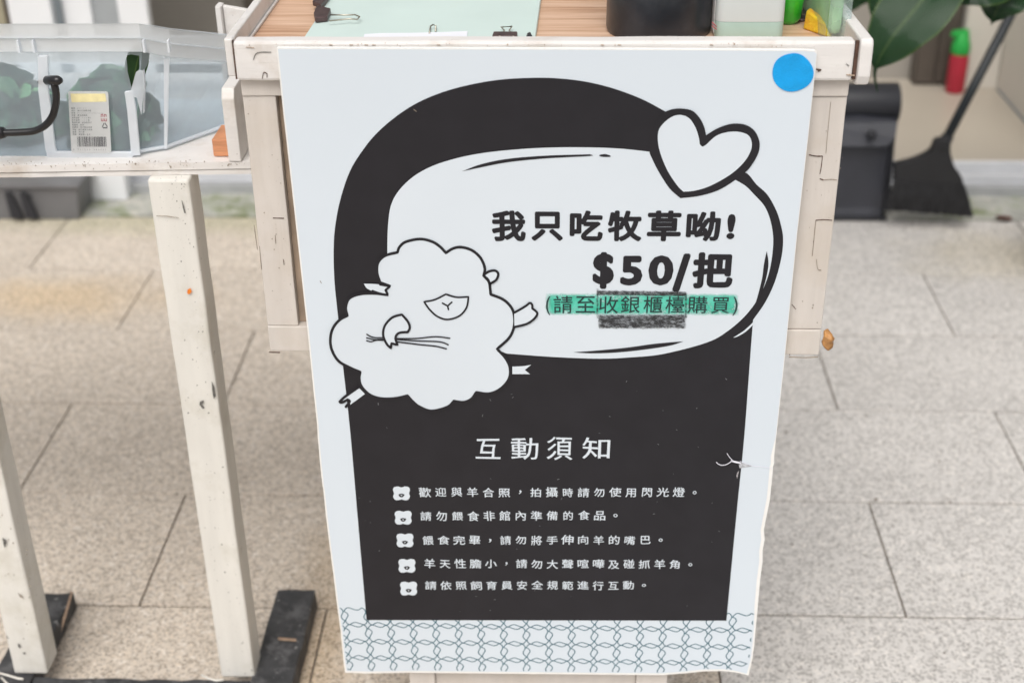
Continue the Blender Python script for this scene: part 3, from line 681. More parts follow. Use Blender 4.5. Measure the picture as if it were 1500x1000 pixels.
# rim: two stepped bands
def band(name, z0, z1, o0, o1, m):
    n = len(top); cx = sum(t[0] for t in top) / n; cy = sum(t[1] for t in top) / n
    lo, hi = [], []
    for i in range(n):
        p0 = Vector(top[i - 1][:2]); p1 = Vector(top[i][:2]); p2 = Vector(top[(i + 1) % n][:2])
        n1 = Vector(((p1 - p0).y, -(p1 - p0).x)).normalized(); n2 = Vector(((p2 - p1).y, -(p2 - p1).x)).normalized(); nn = (n1 + n2).normalized(); s = 1 / max(.5, nn.dot(n1))
        lo.append((p1.x + nn.x * o0 * s, p1.y + nn.y * o0 * s, top[i][2] + z0)); hi.append((p1.x + nn.x * o1 * s, p1.y + nn.y * o1 * s, top[i][2] + z1))
    bm = bmesh.new(); a = [bm.verts.new(p) for p in lo]; b = [bm.verts.new(p) for p in hi]
    for i in range(n): bm.faces.new((a[i], a[(i + 1) % n], b[(i + 1) % n], b[i]))
    bmesh.ops.solidify(bm, geom=list(bm.faces), thickness=.001)
    return link(name, bm, m, bn)
band('rim', 0, .0155, .003, .0045, 'milkr'); band('rim', .0165, .033, .0055, .007, 'milkr')
band('rim_ridge', -.0005, .0012, .0, .006, 'milk2'); band('rim_ridge', .0155, .0172, .0035, .0085, 'milk2'); band('rim_ridge', .033, .0345, .004, .0095, 'milk2')
# clips on rim
for px in (26, 48, 210, 246):
    z = top[1][2]; p = onY(px, 60, 1.468); bx('rim_stop', (p.x - .0012, p.x + .0012, 1.4655, 1.4725, z + .001, z + .015), 'milk2', bn, bevel=.0003)
# moulded ribs on the front
def rib(pts, wpx, h=.0035, name='rib'):
    bm = bmesh.new(); P = [Vector((x, y)) for x, y in pts]; L_, R_ = [], []
    for i, p in enumerate(P):
        t = (P[min(i + 1, len(P) - 1)] - P[max(i - 1, 0)]).normalized(); nn = Vector((-t.y, t.x))
        L_.append(p + nn * wpx / 2); R_.append(p - nn * wpx / 2)
    prism(bm, [fb(a.x, a.y, .0008) for a in L_ + R_[::-1]], FN * h); link(name, bm, 'milk2', bn, bevel=.0006, seg=1)
rib([(64, 80), (65, 130), (68, 155), (75, 215), (78, 224)], 15)
rib([(70, 225), (196, 226)], 10, name='bottom_rib')
rib([(190, 132), (194, 160), (200, 226)], 13)
bm = bmesh.new(); prism(bm, [Vector((-.4688, 1.5045, zb)), Vector((-.4655, 1.5055, zb)), Vector((B_.x + .0015, 1.4965, B_.z)), Vector((B_.x - .0045, 1.4955, B_.z))], (0, -.002, 0)); link('corner_rib', bm, 'milk2', bn)
p0 = onY(193, 228, 1.4875)
bm = bmesh.new(); tube(bm, [(-.5056, 1.4845, zb + .002), (-.466, 1.506, zb + .002), (-.411, 1.580, zb + .002)], .0022, 6); link('foot_rim', bm, 'milk2', bn)
# torn flap in the crack
sheet('torn_flap', [[(193, 132), (197, 118), (201, 103), (206, 100), (211, 101), (213, 120), (212, 140), (210, 164), (206, 150), (203, 140), (198, 138)]], lambda x, y: fb(x, y, .005 + .00006 * (y - 100)), 'milk2', bn, th=.0008)
rib([(211.5, 101), (213.5, 120), (212, 163)], 1.3, h=.006, name='crack_edge')
# bail handle
Yh = 1.452
hp = smoothpts([(-120, 197), (0, 195), (30, 194), (50, 192), (66, 184), (77, 170), (82, 150), (82, 135), (79, 122)], False, 5)
bm = bmesh.new(); tube(bm, [onY(s.x, s.y, Yh) for s in hp], .0042, 12); hd = link('handle', bm, 'iron', bn, smooth=True)
a = onY(67, 118, 1.462); b_ = onY(86, 118, 1.448)
bm = bmesh.new(); tube(bm, [a, a.lerp(b_, .1), b_.lerp(a, .1), b_ + Vector((.003, 0, 0))], [.0035, .0052, .0056, .003], 14); link('knob', bm, 'iron', hd, smooth=True)
bm = bmesh.new(); tube(bm, [onY(-6, 195, Yh), onY(0, 195, Yh), onY(7, 194, Yh)], [.006, .0075, .006], 12); link('collar', bm, 'iron', hd, smooth=True)
bm = bmesh.new(); tube(bm, [fb(60, 119, 0), fb(60, 119, .004)], .0026, 10); link('stud', bm, 'iron', hd, smooth=True)
bm = bmesh.new(); tube(bm, [onY(67, 118, 1.463), fb(66, 119, .001)], .0022, 8); link('pivot', bm, 'iron', hd, smooth=True)

# ---- sticker on the box
def lab(u, v): # u,v in 0..1 of the label
    x0, y0 = 101.5, 131; x1, y1 = 160, 131.5; x2, y2 = 165, 221.5; x3, y3 = 106.5, 221.5
    return ((x0 * (1 - u) + x1 * u) * (1 - v) + (x3 * (1 - u) + x2 * u) * v, (y0 * (1 - u) + y1 * u) * (1 - v) + (y3 * (1 - u) + y2 * u) * v)
lh = lambda h: (lambda u, v: fb(*lab(u, v), h))
def rr(u0, u1, v0, v1, r=.05):
    o = []
    for cx, cy, a0 in ((u1 - r, v0 + r * .65, -90), (u1 - r, v1 - r * .65, 0), (u0 + r, v1 - r * .65, 90), (u0 + r, v0 + r * .65, 180)):
        for k in range(5): t = math.radians(a0 + k * 22.5); o.append((cx + r * math.cos(t), cy + r * .65 * math.sin(t)))
    return o
stk = sheet('label', [rr(0, 1, 0, 1)], lh(.0050), 'sticker', bn, th=.0002)
sheet('label_band', [[(.06, .04), (.93, .035), (.95, .165), (.08, .18)]], lh(.0053), 'labely', stk, th=0)
R2 = random.Random(3)
# barcode
bm = bmesh.new(); u = .17
while u < .88:
    w_ = R2.choice([.008, .008, .014, .022]); g = [fb(*lab(a, b), .0053) for a, b in ((u, .735), (u + w_, .735), (u + w_, .895), (u, .895))]
    bm.faces.new([bm.verts.new(p) for p in g]); u += w_ + R2.choice([.008, .012, .018])
link('barcode', bm, 'lblk', stk)

# ================================================================== glyphs
GC = {}
BN = Vector((0, -1, -.027)).normalized()
def glyph(ch, offset=0.0, res=3):
    k = (ch, offset, res)
    if k in GC: return GC[k]
    cu = bpy.data.curves.new('t', 'FONT'); cu.body = ch; cu.size = 1; cu.offset = offset; cu.resolution_u = res; cu.fill_mode = 'FRONT'
    ob = bpy.data.objects.new('t', cu); COL.objects.link(ob)
    bpy.context.view_layer.update()
    me = bpy.data.meshes.new_from_object(ob.evaluated_get(bpy.context.evaluated_depsgraph_get()))
    vs = [(v.co.x, v.co.y) for v in me.vertices]; fs = [tuple(p.vertices) for p in me.polygons]
    bpy.data.objects.remove(ob); bpy.data.curves.remove(cu); bpy.data.meshes.remove(me)
    xs = [v[0] for v in vs] or [0]; ys = [v[1] for v in vs] or [0]
    GC[k] = (vs, fs, (min(xs), max(xs), min(ys), max(ys))); return GC[k]
def add_glyph(bm, g, f, fat=0, n=10):
    vs, fs, bb = g
    for k in range((n + 1) if fat else 1):
        dx, dy = (0, 0) if k == 0 else (fat * math.cos(2 * math.pi * k / n), fat * math.sin(2 * math.pi * k / n))
        v = [bm.verts.new(f(x + dx, y + dy) + BN * .000004 * k) for x, y in vs]
        for q in fs:
            try: bm.faces.new([v[i] for i in q])
            except ValueError: pass
# label small print
def lab_text(bm, s, u0, v, hgt, adv=None):
    for i, ch in enumerate(s):
        if ch == ' ': continue
        g = glyph(ch, 0, 1); ad = adv or hgt * 1.55
        add_glyph(bm, g, lambda x, y: fb(*lab(u0 + i * ad + x * hgt * 1.5, v - y * hgt), .0053))
bm = bmesh.new(); rows_ = ['編號 CX-11', '品名 嬌小口型整理箱', '規格 360x260x190mm', '材質 聚丙烯塑膠', '耐熱溫度 100度C', '耐冷溫度 -20度', '製造日期 依包裝標示', '原產地 台灣', '經銷商 見外箱說明書', '地址 見外箱標示說明', '電話 見外箱', '客服 專線週一至五']
for i, s in enumerate(rows_): lab_text(bm, s, .06, .285 + i * .0385, .028, .05)
link('label_text', bm, 'lblk', stk)
bm = bmesh.new(); lab_text(bm, '4 711213 000031', .05, .955, .032, .057); link('barcode_digits', bm, 'lblk', stk)
bm = bmesh.new()
for (u, v) in ((.79, .37), (.87, .37), (.79, .44), (.87, .44)):
    for (a0, a1, c0_, c1_) in ((0, .058, 0, .010), (0, .015, 0, .045), (.043, .058, 0, .045)) if v < .4 else ((0, .058, .035, .045), (0, .015, 0, .045), (.043, .058, 0, .045)):
        bm.faces.new([bm.verts.new(fb(*lab(u + a, v + c), .0053)) for a, c in ((a0, c0_), (a1, c0_), (a1, c1_), (a0, c1_))])
link('label_symbol', bm, 'lred', stk)
bm = bmesh.new()
tri_ = [(.87, .50), (.95, .59), (.80, .59)]
for i in range(3):
    a = Vector(tri_[i]); b = Vector(tri_[(i + 1) % 3]); a, b = a.lerp(b, .12), a.lerp(b, .85); n_ = Vector((-(b - a).y, (b - a).x)).normalized() * .009
    bm.faces.new([bm.verts.new(fb(*lab(*p), .0053)) for p in (a + n_, b + n_, b - n_, a - n_)])
link('recycling_symbol', bm, 'lblk', stk)

# ---- leaves inside the box
def heap(cx, cy, rx, ry, h, n, name, label, m='feed'):
    bm = bmesh.new(); lay = bm.loops.layers.float_vector.new('lf')
    for i in range(n):
        a = R.uniform(0, 6.28); rr_ = math.sqrt(R.random()); z = h * (1 - rr_ ** 2) ** .5 * R.random() ** .5 + .004
        c = Vector((cx + rx * rr_ * math.cos(a), cy + ry * rr_ * math.sin(a), .811 + z))
        d = Vector((R.uniform(-1, 1), R.uniform(-.8, .8), R.uniform(-.3, .3))).normalized() * R.uniform(.014, .028)
        mid = [c - d, c - d * .3 + Vector((0, 0, .005)), c + d * .4 + Vector((0, 0, .004)), c + d]
        for p in mid: p.y = max(p.y, 1.4915); p.z = max(p.z, .811)
        leaf_mesh(bm, mid, R.uniform(.02, .034), fold=.3, nrm=(R.uniform(-.5, .5), -.8, R.uniform(.2, 1)), n=5, m_=1, seed=i, lay=lay)
    for v in bm.verts:
        v.co.y = max(v.co.y, 1.4905); v.co.z = max(v.co.z, .810)
    o = link(name, bm, m, recalc=False); tag(o, label, 'leaves', 'heaps of feed leaves in the plastic box', 'stuff'); return o
heap(-.538, 1.540, .040, .045, .066, 240, 'feed_leaves', 'heap of green feed leaves in the plastic box behind the sticker')
heap(-.715, 1.555, .105, .055, .064, 300, 'feed_leaves', 'heap of green feed leaves in the plastic box left of the sticker')
fl_ = empty('feed_leaf', fb(195, 100, -.012), 'single dark green leaf showing in the broken hole of the plastic box', 'leaf')
plant_leaf([fb(206, 72, -.014), fb(199, 92, -.008), fb(194, 120, -.006), fb(190, 150, -.010)], .023, fl_, None, 'leafb', 'blade', fold=.1, nrm=(0, -1, .1), n=14)

# ================================================================== COUNTER
ct = empty('counter', (-.02, 1.5, 0), 'cream painted wooden counter with a tray top, behind the hanging notice board', 'counter')
fr = bx('front_rail', (-.3245, .2825, 1.3055, 1.3245, .9555, .9955), 'paint_w', ct, bevel=.003, wob=.0007, cuts=40, seed=1)
# left side rail and end
bm = bmesh.new(); prism(bm, [(-.3340, 1.311, .958), (-.3340, 1.80, .955), (-.3340, 1.80, .997), (-.3340, 1.309, .997)], (.0085, 0, 0)); link('side_rail', bm, 'paint_w', ct, bevel=.0015)
bm = bmesh.new()
pr_ = [(.2865, 1.3005, .9935), (.2865, 1.3035, .9985), (.2865, 1.80, .997), (.2865, 1.80, .953), (.2865, 1.312, .950), (.2865, 1.3035, .953), (.2865, 1.300, .962)]
prism(bm, pr_, (.0125, 0, 0))
for v in bm.verts:
    v.co.x -= (v.co.y - 1.3) * .03
link('side_rail', bm, 'paint_w', ct, bevel=.002)
bx('back_rail', (-.325, .27, 1.785, 1.80, .955, .995), 'paint_w', ct, bevel=.002)
bx('tray_base', (-.3255, .2865, 1.325, 1.7845, .9630, .9750), 'wood', ct, bevel=0)
bx('tray_lining', (-.3250, -.3225, 1.3255, 1.784, .9755, .9785), 'paint_w', ct, bevel=.0005)
# seam cracks beside the rails
bm = bmesh.new(); prism(bm, [(-.3258, 1.3075, .9955), (-.3246, 1.3075, .9955), (-.3246, 1.3075, .9565), (-.3258, 1.3075, .9565)], (0, .004, 0)); link('seam', bm, 'crack', ct)
bm = bmesh.new(); prism(bm, [(.2828, 1.3065, .995), (.2862, 1.3065, .995), (.2862, 1.3065, .957), (.2828, 1.3065, .957)], (0, .004, 0)); link('seam', bm, 'crack', ct)
# frieze
bx('frieze', (-.3235, .2828, 1.3155, 1.335, .9365, .9550), 'paint', ct, bevel=.0012, wob=.0005, cuts=20)
# stiles
bx('stile', (-.3235, -.2895, 1.3175, 1.335, .6735, .9360), 'paint', ct, bevel=.0010, wob=.0005, cuts=20, seed=5)
bx('stile', (.232, .2828, 1.3175, 1.335, .6735, .9360), 'paint', ct, bevel=.0010, wob=.0005, cuts=20, seed=6)
bx('bottom_rail', (-.3235, .2828, 1.3165, 1.335, .6420, .6730), 'paint', ct, bevel=.0012, wob=.0004, cuts=20, seed=7)
bx('inner_edge', (-.2893, -.2790, 1.328, 1.3348, .6735, .9360), 'recess', ct, bevel=0)
bx('front_panel', (-.2788, .2318, 1.329, 1.3348, .6735, .9360), 'paint', ct, bevel=0)
bx('side_panel', (-.3232, -.3100, 1.3352, 1.78, .6422, .9545), 'paint', ct, bevel=.001)
bx('side_panel', (.2690, .2825, 1.3352, 1.78, .6422, .9545), 'paint', ct, bevel=.001)
bx('back_panel', (-.3098, .2688, 1.766, 1.78, .6422, .9545), 'paint', ct, bevel=.001)
bx('bottom_panel', (-.3098, .2688, 1.3352, 1.7655, .6422, .655), 'paint', ct, bevel=.001)
# pedestal
bx('pedestal_stile', (-.1925, -.1597, 1.330, 1.345, .002, .6415), 'paint', ct, bevel=.0012)
bx('pedestal_stile', (.0995, .1390, 1.330, 1.345, .002, .6415), 'paint', ct, bevel=.0012)
bx('pedestal_panel', (-.1592, .0990, 1.338, 1.345, .002, .6415), 'paint', ct, bevel=0)
bx('pedestal_side', (-.1920, -.1780, 1.3455, 1.68, .002, .6415), 'paint', ct, bevel=.001)
bx('pedestal_side', (.1245, .1385, 1.3455, 1.68, .002, .6415), 'paint', ct, bevel=.001)
bx('pedestal_back', (-.1775, .1240, 1.666, 1.68, .002, .6415), 'paint', ct, bevel=.001)
# cracks and knocks in the paint
cf = lambda x, y: onY(x, y, 1.3168)
def crk(pts, wpx=1.3, m='crack', f=cf, name='paint_crack', seed=0):
    P = smoothpts(pts, False, 5); L_, R_ = [], []
    for i, p in enumerate(P):
        t = (P[min(i + 1, len(P) - 1)] - P[max(i - 1, 0)]).normalized(); nn = Vector((-t.y, t.x)); w_ = wpx * (.35 + .4 * noise.noise(Vector((p.x * .7, p.y * .7, seed)))) * .5 + .2
        L_.append(p + nn * w_); R_.append(p - nn * w_)
    bm = bmesh.new(); prism(bm, [f(p.x, p.y) for p in L_ + R_[::-1]], (0, .0012, 0)); link(name, bm, m, ct)
crk([(1185, 227, 1), (1195, 229), (1205, 229, 1)], 2.2); crk([(1205, 229, 1), (1203, 245), (1201, 255, 1)], 1.4); crk([(1201, 262), (1206, 264)], 2.6); crk([(1206, 264), (1217, 263), (1226, 264)], .8, 'scrape')
crk([(1195, 323), (1207, 322), (1219, 323, 1)], 1.2); crk([(1195, 323, 1), (1193, 345), (1190, 375)], .9, 'scrape')
crk([(1160, 446), (1166, 453)], 1); crk([(1155, 484), (1180, 484), (1200, 485)], .6, 'scrape'); crk([(1153, 513), (1157, 520)], 1.5)
crk([(1156, 523), (1180, 524), (1198, 523)], 1.3, 'scrape'); crk([(1196, 380), (1198, 394), (1203, 396)], .7, 'scrape')
crk([(1217, 150), (1212, 200), (1210, 225)], .35, 'scrape')
crk([(400, 319.5), (416, 320)], 1.8); crk([(403, 345), (404, 357)], .8, 'scrape'); crk([(394, 516), (410, 516.5)], 1.3); crk([(380, 361), (383, 395)], 1, 'scrape'); crk([(372, 330), (377, 366)], .8, 'scrape')
crk([(401, 494), (404, 497)], 1, 'scrape'); crk([(415, 380), (416, 388)], 1)
rf = lambda x, y: onY(x, y, 1.3045)
crk([(384, 116, 1), (386, 107), (391, 108, 1), (391, 114)], 1.1, 'crack', rf, seed=2)
crk([(371, 88), (374, 80), (381, 77), (397, 77)], .9, 'crack2', rf); crk([(360, 69.5), (372, 70.5)], 1.0, 'recess', rf)
crk([(1196, 102), (1203, 103), (1198, 105)], 2.2, 'crack', rf); crk([(1240, 110), (1252, 111)], 3, 'recess', rf); crk([(1240, 94), (1244, 97)], .8, 'crack2', rf)
for xx in (482, 512, 534, 545, 640, 880, 905, 1040): crk([(xx, 66), (xx + 5, 66.6)], 1.5, 'recess', rf, seed=xx)
flecks('paint_fleck', 70, lambda r3: (r3.uniform(345, 1250), 66 + r3.gauss(0, 1.5)), 'recess', (ct, lambda x, y: onY(x, y, 1.3042)), .4, 1.7, 8)
def stpt(r3):
    y = 140 + 375 * r3.random(); return 1245 - (y - 140) * .122 - r3.random() ** 2 * 38, y
flecks('paint_fleck', 55, stpt, 'scrape', (ct, cf), .4, 1.6, 10)
def stpt2(r3):
    y = 140 + 375 * r3.random(); return 357 + (y - 140) * .104 + r3.random() * 44, y
flecks('paint_fleck', 50, stpt2, 'scrape', (ct, cf), .4, 1.4, 11)
# amber glue blob on the corner
p = onY(1213, 497, 1.319); bm = bmesh.new(); bmesh.ops.create_icosphere(bm, subdivisions=3, radius=.0095, matrix=Matrix.Translation(p) @ Matrix.Diagonal((.78, .6, 1.2, 1)))
wobble(bm, .0045, 120, 3); ag = link('wood_chip', bm, 'amber'); tag(ag, 'amber brown chip stuck on the lower right corner of the counter box', 'wood chip')
bm = bmesh.new()

# ================================================================== NOTICE BOARD
TH = .0055
BO = Vector((0, 1.2975, .99)); BN = Vector((0, -1, -.027)).normalized()
EU = Vector((1, 0, 0)); EV = BN.cross(EU).normalized()
if EV.z > 0: EV = -EV
def Buv(x, y): p = onP(x, y, BO, BN) - BO; return (p.dot(EU), p.dot(EV))
def P3(u, v, h=0): return BO + EU * u + EV * v + BN * h
def BP(x, y, h=0): return P3(*Buv(x, y), h)
nb = empty('notice_board', BP(800, 985), 'white and black printed notice board with a cloud sheep drawing, hung on the counter', 'sign')
outline = [(405, 71), (600, 71.5), (800, 72), (1000, 73), (1180, 74), (1194, 75), (1197, 78), (1184, 200), (1168, 340), (1150, 520), (1139, 622), (1137, 640), (1134, 668), (1134, 680), (1132.5, 682), (1131, 700), (1128, 730), (1123, 755), (1119, 776), (1120, 790), (1117, 806), (1117, 822), (1113.5, 848), (1110, 888), (1107, 920), (1104.6, 946), (1102, 965), (1096.5, 988.5),
           (1078, 984), (1058, 982), (1030, 982.5), (1003, 985.5), (970, 988), (900, 987.5), (800, 986.5), (700, 985.5), (600, 984.5), (540, 985.5), (505.5, 984.5), (503, 966), (499, 924), (493.5, 884), (489, 846), (483, 800), (478, 760), (473.5, 716), (472.5, 712), (469, 680), (465.5, 640), (464.5, 622), (459, 570), (451, 490), (439, 380), (428, 280), (415, 165), (407, 90)]
def flatuv(name, loops, h, m, parent, th=0, px=True):
    """flat print: loops in photograph measure, laid on the board's plane"""
    uv = [[Buv(*p[:2]) if px else (p[0], p[1]) for p in lp] for lp in loops]
    tri = tessellate_polygon([[Vector((a, b, 0)) for a, b in lp] for lp in uv]); fl2 = [p for lp in uv for p in lp]
    bm = bmesh.new(); v = [bm.verts.new(P3(a, b, h)) for a, b in fl2]
    for t in tri:
        try: bm.faces.new([v[i] for i in t])
        except ValueError: pass
    if th:
        ret = bmesh.ops.extrude_face_region(bm, geom=list(bm.faces)); vs = [e for e in ret['geom'] if isinstance(e, bmesh.types.BMVert)]
        bmesh.ops.translate(bm, verts=vs, vec=-BN * th); return link(name, bm, m, parent)
    for f in bm.faces:
        f.normal_update()
        if f.normal.dot(BN) < 0: f.normal_flip()
    return link(name, bm, m, parent, recalc=False)
panel = flatuv('foam_panel', [outline], 0, 'foam', nb, th=TH)
# printed film stops a little short of the ragged edge
def inset(pts, d_left, d_right, d_b):
    o = []
    for x, y in pts:
        nx = x + (d_left if x < 520 else 0) - (d_right(y) if x > 1060 else 0)
        ny = y - (d_b if y > 975 else 0) + (1 if y < 80 else 0)
        o.append((nx, ny))
    return o
film = flatuv('printed_film', [inset(outline, 2.2, lambda y: 1.0 if y < 650 else (5.0 if y < 900 else 2.5), 2.8)], .0003, 'board', nb)
art = [(s.x, s.y) for s in smoothpts([(537, 907, 1), (526, 780), (513, 630), (502, 530), (496, 470), (490, 410), (489, 360), (492, 325), (500, 287), (513, 250), (530, 222), (550, 197), (577, 173), (607, 153), (640, 138), (680, 126), (730, 117), (780, 114), (820, 115), (860, 120), (900, 130), (940, 145), (976, 164, 1), (1000, 185, 1), (1060, 262, 1),
      (1090, 252), (1108, 270), (1124, 285), (1137, 308), (1144, 330), (1147, 350), (1144.5, 377), (1135, 412), (1121, 442), (1103, 468, 1), (1099, 520), (1090, 640), (1079, 750), (1064, 908, 1)], True, 5)]
flatuv('black_arch', [art], .0006, 'ink', nb)
bub = [(s.x, s.y) for s in smoothpts([(568, 420, 1), (567.5, 370), (568.5, 330), (573, 300), (585, 278), (606, 258), (633, 243), (665, 232.5), (700, 225), (745, 219.5), (800, 216), (860, 215.5), (910, 217.5), (952, 222, 1), (1010, 240, 1), (1075, 262, 1), (1092, 272), (1105, 285), (1120, 302), (1129, 325), (1132.5, 355), (1127, 396), (1114, 430), (1094, 459), (1066, 484), (1035, 501), (972, 517.5), (925, 522.5), (878, 524.5), (810, 522), (742, 517, 1), (700, 500, 1)], True, 6)]
flatuv('speech_bubble', [bub], .0009, 'pwhite', nb)
def leafshape(name, pts, m, h, parent): return flatuv(name, [[(s.x, s.y) for s in smoothpts(pts, True, 5)]], h, m, parent)
leafshape('accent_line', [(677, 250.5, 1), (705, 240), (745, 232), (800, 227.5), (864, 225.5, 1), (864, 228), (800, 231.5), (745, 237), (705, 244.5)], 'ink', .0012, nb)
leafshape('accent_dot', [(878, 226.5), (886, 225.2), (893, 227), (894, 229), (887, 229.4), (880, 228.6)], 'ink', .0012, nb)
leafshape('accent_line', [(840, 515, 1), (880, 512), (920, 508), (960, 502.5), (1001, 499, 1), (980, 505.5), (940, 511.5), (900, 515.5), (865, 516.5)], 'ink', .0012, nb)
leafshape('accent_line', [(1123, 367, 1), (1125.5, 385), (1122.5, 405), (1115.5, 428), (1106, 445, 1), (1111, 428), (1116.5, 405), (1119, 385)], 'ink', .0012, nb)
leafshape('accent_dot', [(1096, 460), (1098.5, 454.5), (1103, 450), (1103.5, 453), (1101, 458), (1097.5, 460.5)], 'ink', .0012, nb)
leafshape('accent_line', [(1074, 493.5, 1), (1090, 483), (1103.5, 470.5, 1), (1103, 474.5), (1092, 485), (1080, 492)], 'pwhite', .0012, nb)
# heart
ho = [(974, 163.6), (992, 158.6), (1012, 161), (1023, 170), (1030.5, 183), (1034.3, 197.5, 1), (1051, 187.5), (1071, 181), (1090.5, 182), (1104.5, 190.5), (1112, 205.7), (1111.5, 221), (1103, 238), (1090.5, 252.7), (1057, 275.7), (1026, 286), (996.6, 289.7, 1), (981, 275.7), (966, 253), (956, 233.7), (951, 219), (955, 195), (962, 176)]
hi = [(964.4, 191.7), (971.4, 180.4), (984, 170.6), (996.6, 167.8), (1009, 172.4), (1018, 185), (1023, 199), (1025, 211, 1), (1029, 214), (1034, 211.5, 1), (1048.5, 198.7), (1065, 193), (1082, 192.5), (1096, 197.7), (1101, 209), (1098.5, 222.5), (1087.7, 239), (1068, 256), (1040, 271.5), (1017.6, 278.5), (1001, 280, 1), (992.4, 271.5), (978.4, 250.5), (968.3, 227), (963.9, 208.5)]
hrt = flatuv('heart_outline', [[(s.x, s.y) for s in smoothpts(ho)]], .0012, 'ink', nb)
flatuv('heart_fill', [[(s.x, s.y) for s in smoothpts(hi)]], .0015, 'pwhite', hrt)

# ---- cloud sheep drawing
Z = lambda L_: [((p[0] / 3.447 + 470, p[1] / 3.447 + 330) + ((1,) if len(p) > 2 else ())) for p in L_]
body = Z([(388, 133, 1), (398, 106), (430, 80), (500, 66), (560, 78), (602, 104), (632, 136, 1), (665, 115), (705, 107), (760, 121), (806, 160), (828, 212), (822, 250, 1), (848, 280), (855, 315), (858, 345, 1), (920, 370), (960, 408), (976, 450), (975, 510), (950, 565), (890, 620, 1), (932, 665), (955, 715), (950, 770), (908, 820), (850, 845), (785, 838, 1), (760, 872), (720, 888), (672, 882, 1), (640, 912), (560, 932), (500, 912), (465, 885), (438, 855, 1), (380, 868), (310, 870), (250, 852), (207, 810), (195, 770), (200, 736, 1), (150, 715), (90, 680), (55, 620), (50, 560), (65, 510), (98, 472), (135, 452, 1), (127, 410), (145, 365), (200, 343), (272, 340), (338, 347, 1), (327, 322, 1), (350, 303, 1), (300, 285, 1), (285, 235), (290, 185), (325, 150)])
SH = flatuv('sheep_drawing', [[(s.x, s.y) for s in smoothpts(body, True, 6)]], .0014, 'pwhite', nb)
def stroke(bm, pts, wpx, h, closed=False, n=6, raw=False):
    P = [Vector((p[0], p[1])) for p in pts] if raw else smoothpts(pts, closed, n); N_ = len(P); Lf, Rt = [], []
    for i, p in enumerate(P):
        a = P[(i - 1) % N_] if (closed or i) else p; b = P[(i + 1) % N_] if (closed or i < N_ - 1) else p
        t = (b - a); t = t.normalized() if t.length > 1e-6 else Vector((1, 0)); nn = Vector((-t.y, t.x))
        Lf.append(bm.verts.new(BP(*(p + nn * wpx / 2), h))); Rt.append(bm.verts.new(BP(*(p - nn * wpx / 2), h)))
    for i in range(N_ if closed else N_ - 1):
        j = (i + 1) % N_; f = bm.faces.new((Lf[i], Rt[i], Rt[j], Lf[j])); f.normal_update()
        if f.normal.dot(BN) < 0: f.normal_flip()
    if not closed or raw:
        for p in (P[0], P[-1]):
            vs = [bm.verts.new(BP(p.x + wpx / 2 * math.cos(k * math.pi / 4), p.y + wpx / 2 * math.sin(k * math.pi / 4), h)) for k in range(8)]
            bm.faces.new(vs)
bm = bmesh.new()
stroke(bm, body, 4.0, .0017, True)
link('sheep_outline', bm, 'ink', SH)
def piece(fill, h1, strokes, nm, fm='pwhite'):
    if fill: o = leafshape(nm, Z(fill), fm, h1, SH)
    bm = bmesh.new()
    for s_, w_, cl in strokes: stroke(bm, Z(s_), w_ * 1.2, h1 + .00025, cl)
    link(nm + '_line', bm, 'ink', SH)
e1 = [(218, 290, 1), (260, 291), (300, 294), (350, 303, 1), (327, 322, 1), (338, 347, 1), (295, 338), (255, 325), (232, 312)]
piece(e1, .0020, [([(300, 294), (350, 303, 1), (327, 322, 1), (340, 347, 1), (295, 338), (262, 326)], 2.6, False)], 'sheep_left_ear')
e2 = [(826, 243, 1), (850, 226), (880, 222), (898, 240), (888, 272), (855, 292, 1), (842, 262)]
piece(e2, .0020, [([(826, 243, 1), (850, 228), (880, 224), (896, 240), (886, 270), (855, 290, 1)], 3.0, False), ([(822, 250), (845, 268), (856, 300)], 2.6, False)], 'sheep_right_ear')
a1 = [(976, 436, 1), (1005, 420), (1035, 402), (1055, 387), (1068, 396), (1070, 414, 1), (1094, 440), (1078, 466), (1040, 492), (978, 508, 1)]
piece(a1, .0020, [([(976, 436), (1005, 420), (1035, 402), (1055, 387), (1067, 396), (1068, 414, 1), (1093, 438), (1078, 466), (1040, 492), (978, 508)], 2.8, False)], 'sheep_arm')
piece([(967, 710, 1), (1020, 708, 1), (1062, 701, 1), (1030, 727, 1), (1056, 748, 1), (967, 748, 1)], .0011, [([(962, 708), (964, 750)], 1.5, False)], 'sheep_right_leg')
l2 = [(190, 814, 1), (223, 848, 1), (150, 902, 1), (138, 876), (104, 892, 1), (92, 886, 1), (122, 862)]
piece(l2, .0011, [([(190, 814), (122, 862), (95, 888, 1), (108, 890), (136, 876, 1), (146, 886), (127, 912)], 3.2, False)], 'sheep_left_leg')
fc = [(522, 381, 1), (575, 371), (632, 343, 1), (685, 358), (746, 356, 1), (736, 410), (700, 452), (640, 470), (590, 455), (550, 420)]
piece(fc, .0019, [(fc, 2.2, True), ([(615, 388), (641, 402)], 2.0, False), ([(641, 402), (662, 383)], 2.0, False), ([(641, 402), (645, 420)], 2.0, False)], 'sheep_face')
hn = [(410, 445, 1), (362, 460), (325, 500), (316, 548), (333, 592), (355, 614, 1), (358, 590, 1), (388, 598, 1), (378, 562), (395, 538), (440, 533, 1), (450, 510), (440, 480)]
gr = [([(380, 566), (480, 566), (580, 557), (652, 565)], 1.6, False), ([(375, 570), (480, 578), (600, 583), (644, 598)], 1.6, False), ([(388, 583), (500, 597), (580, 605), (634, 618)], 1.7, False),
      ([(320, 562), (280, 562), (255, 557), (233, 545)], 1.5, False), ([(318, 570), (275, 572), (250, 567), (232, 563)], 1.5, False), ([(318, 575), (280, 575), (255, 582), (232, 577)], 1.5, False)]
piece(None, .0019, gr, 'sheep_grass')
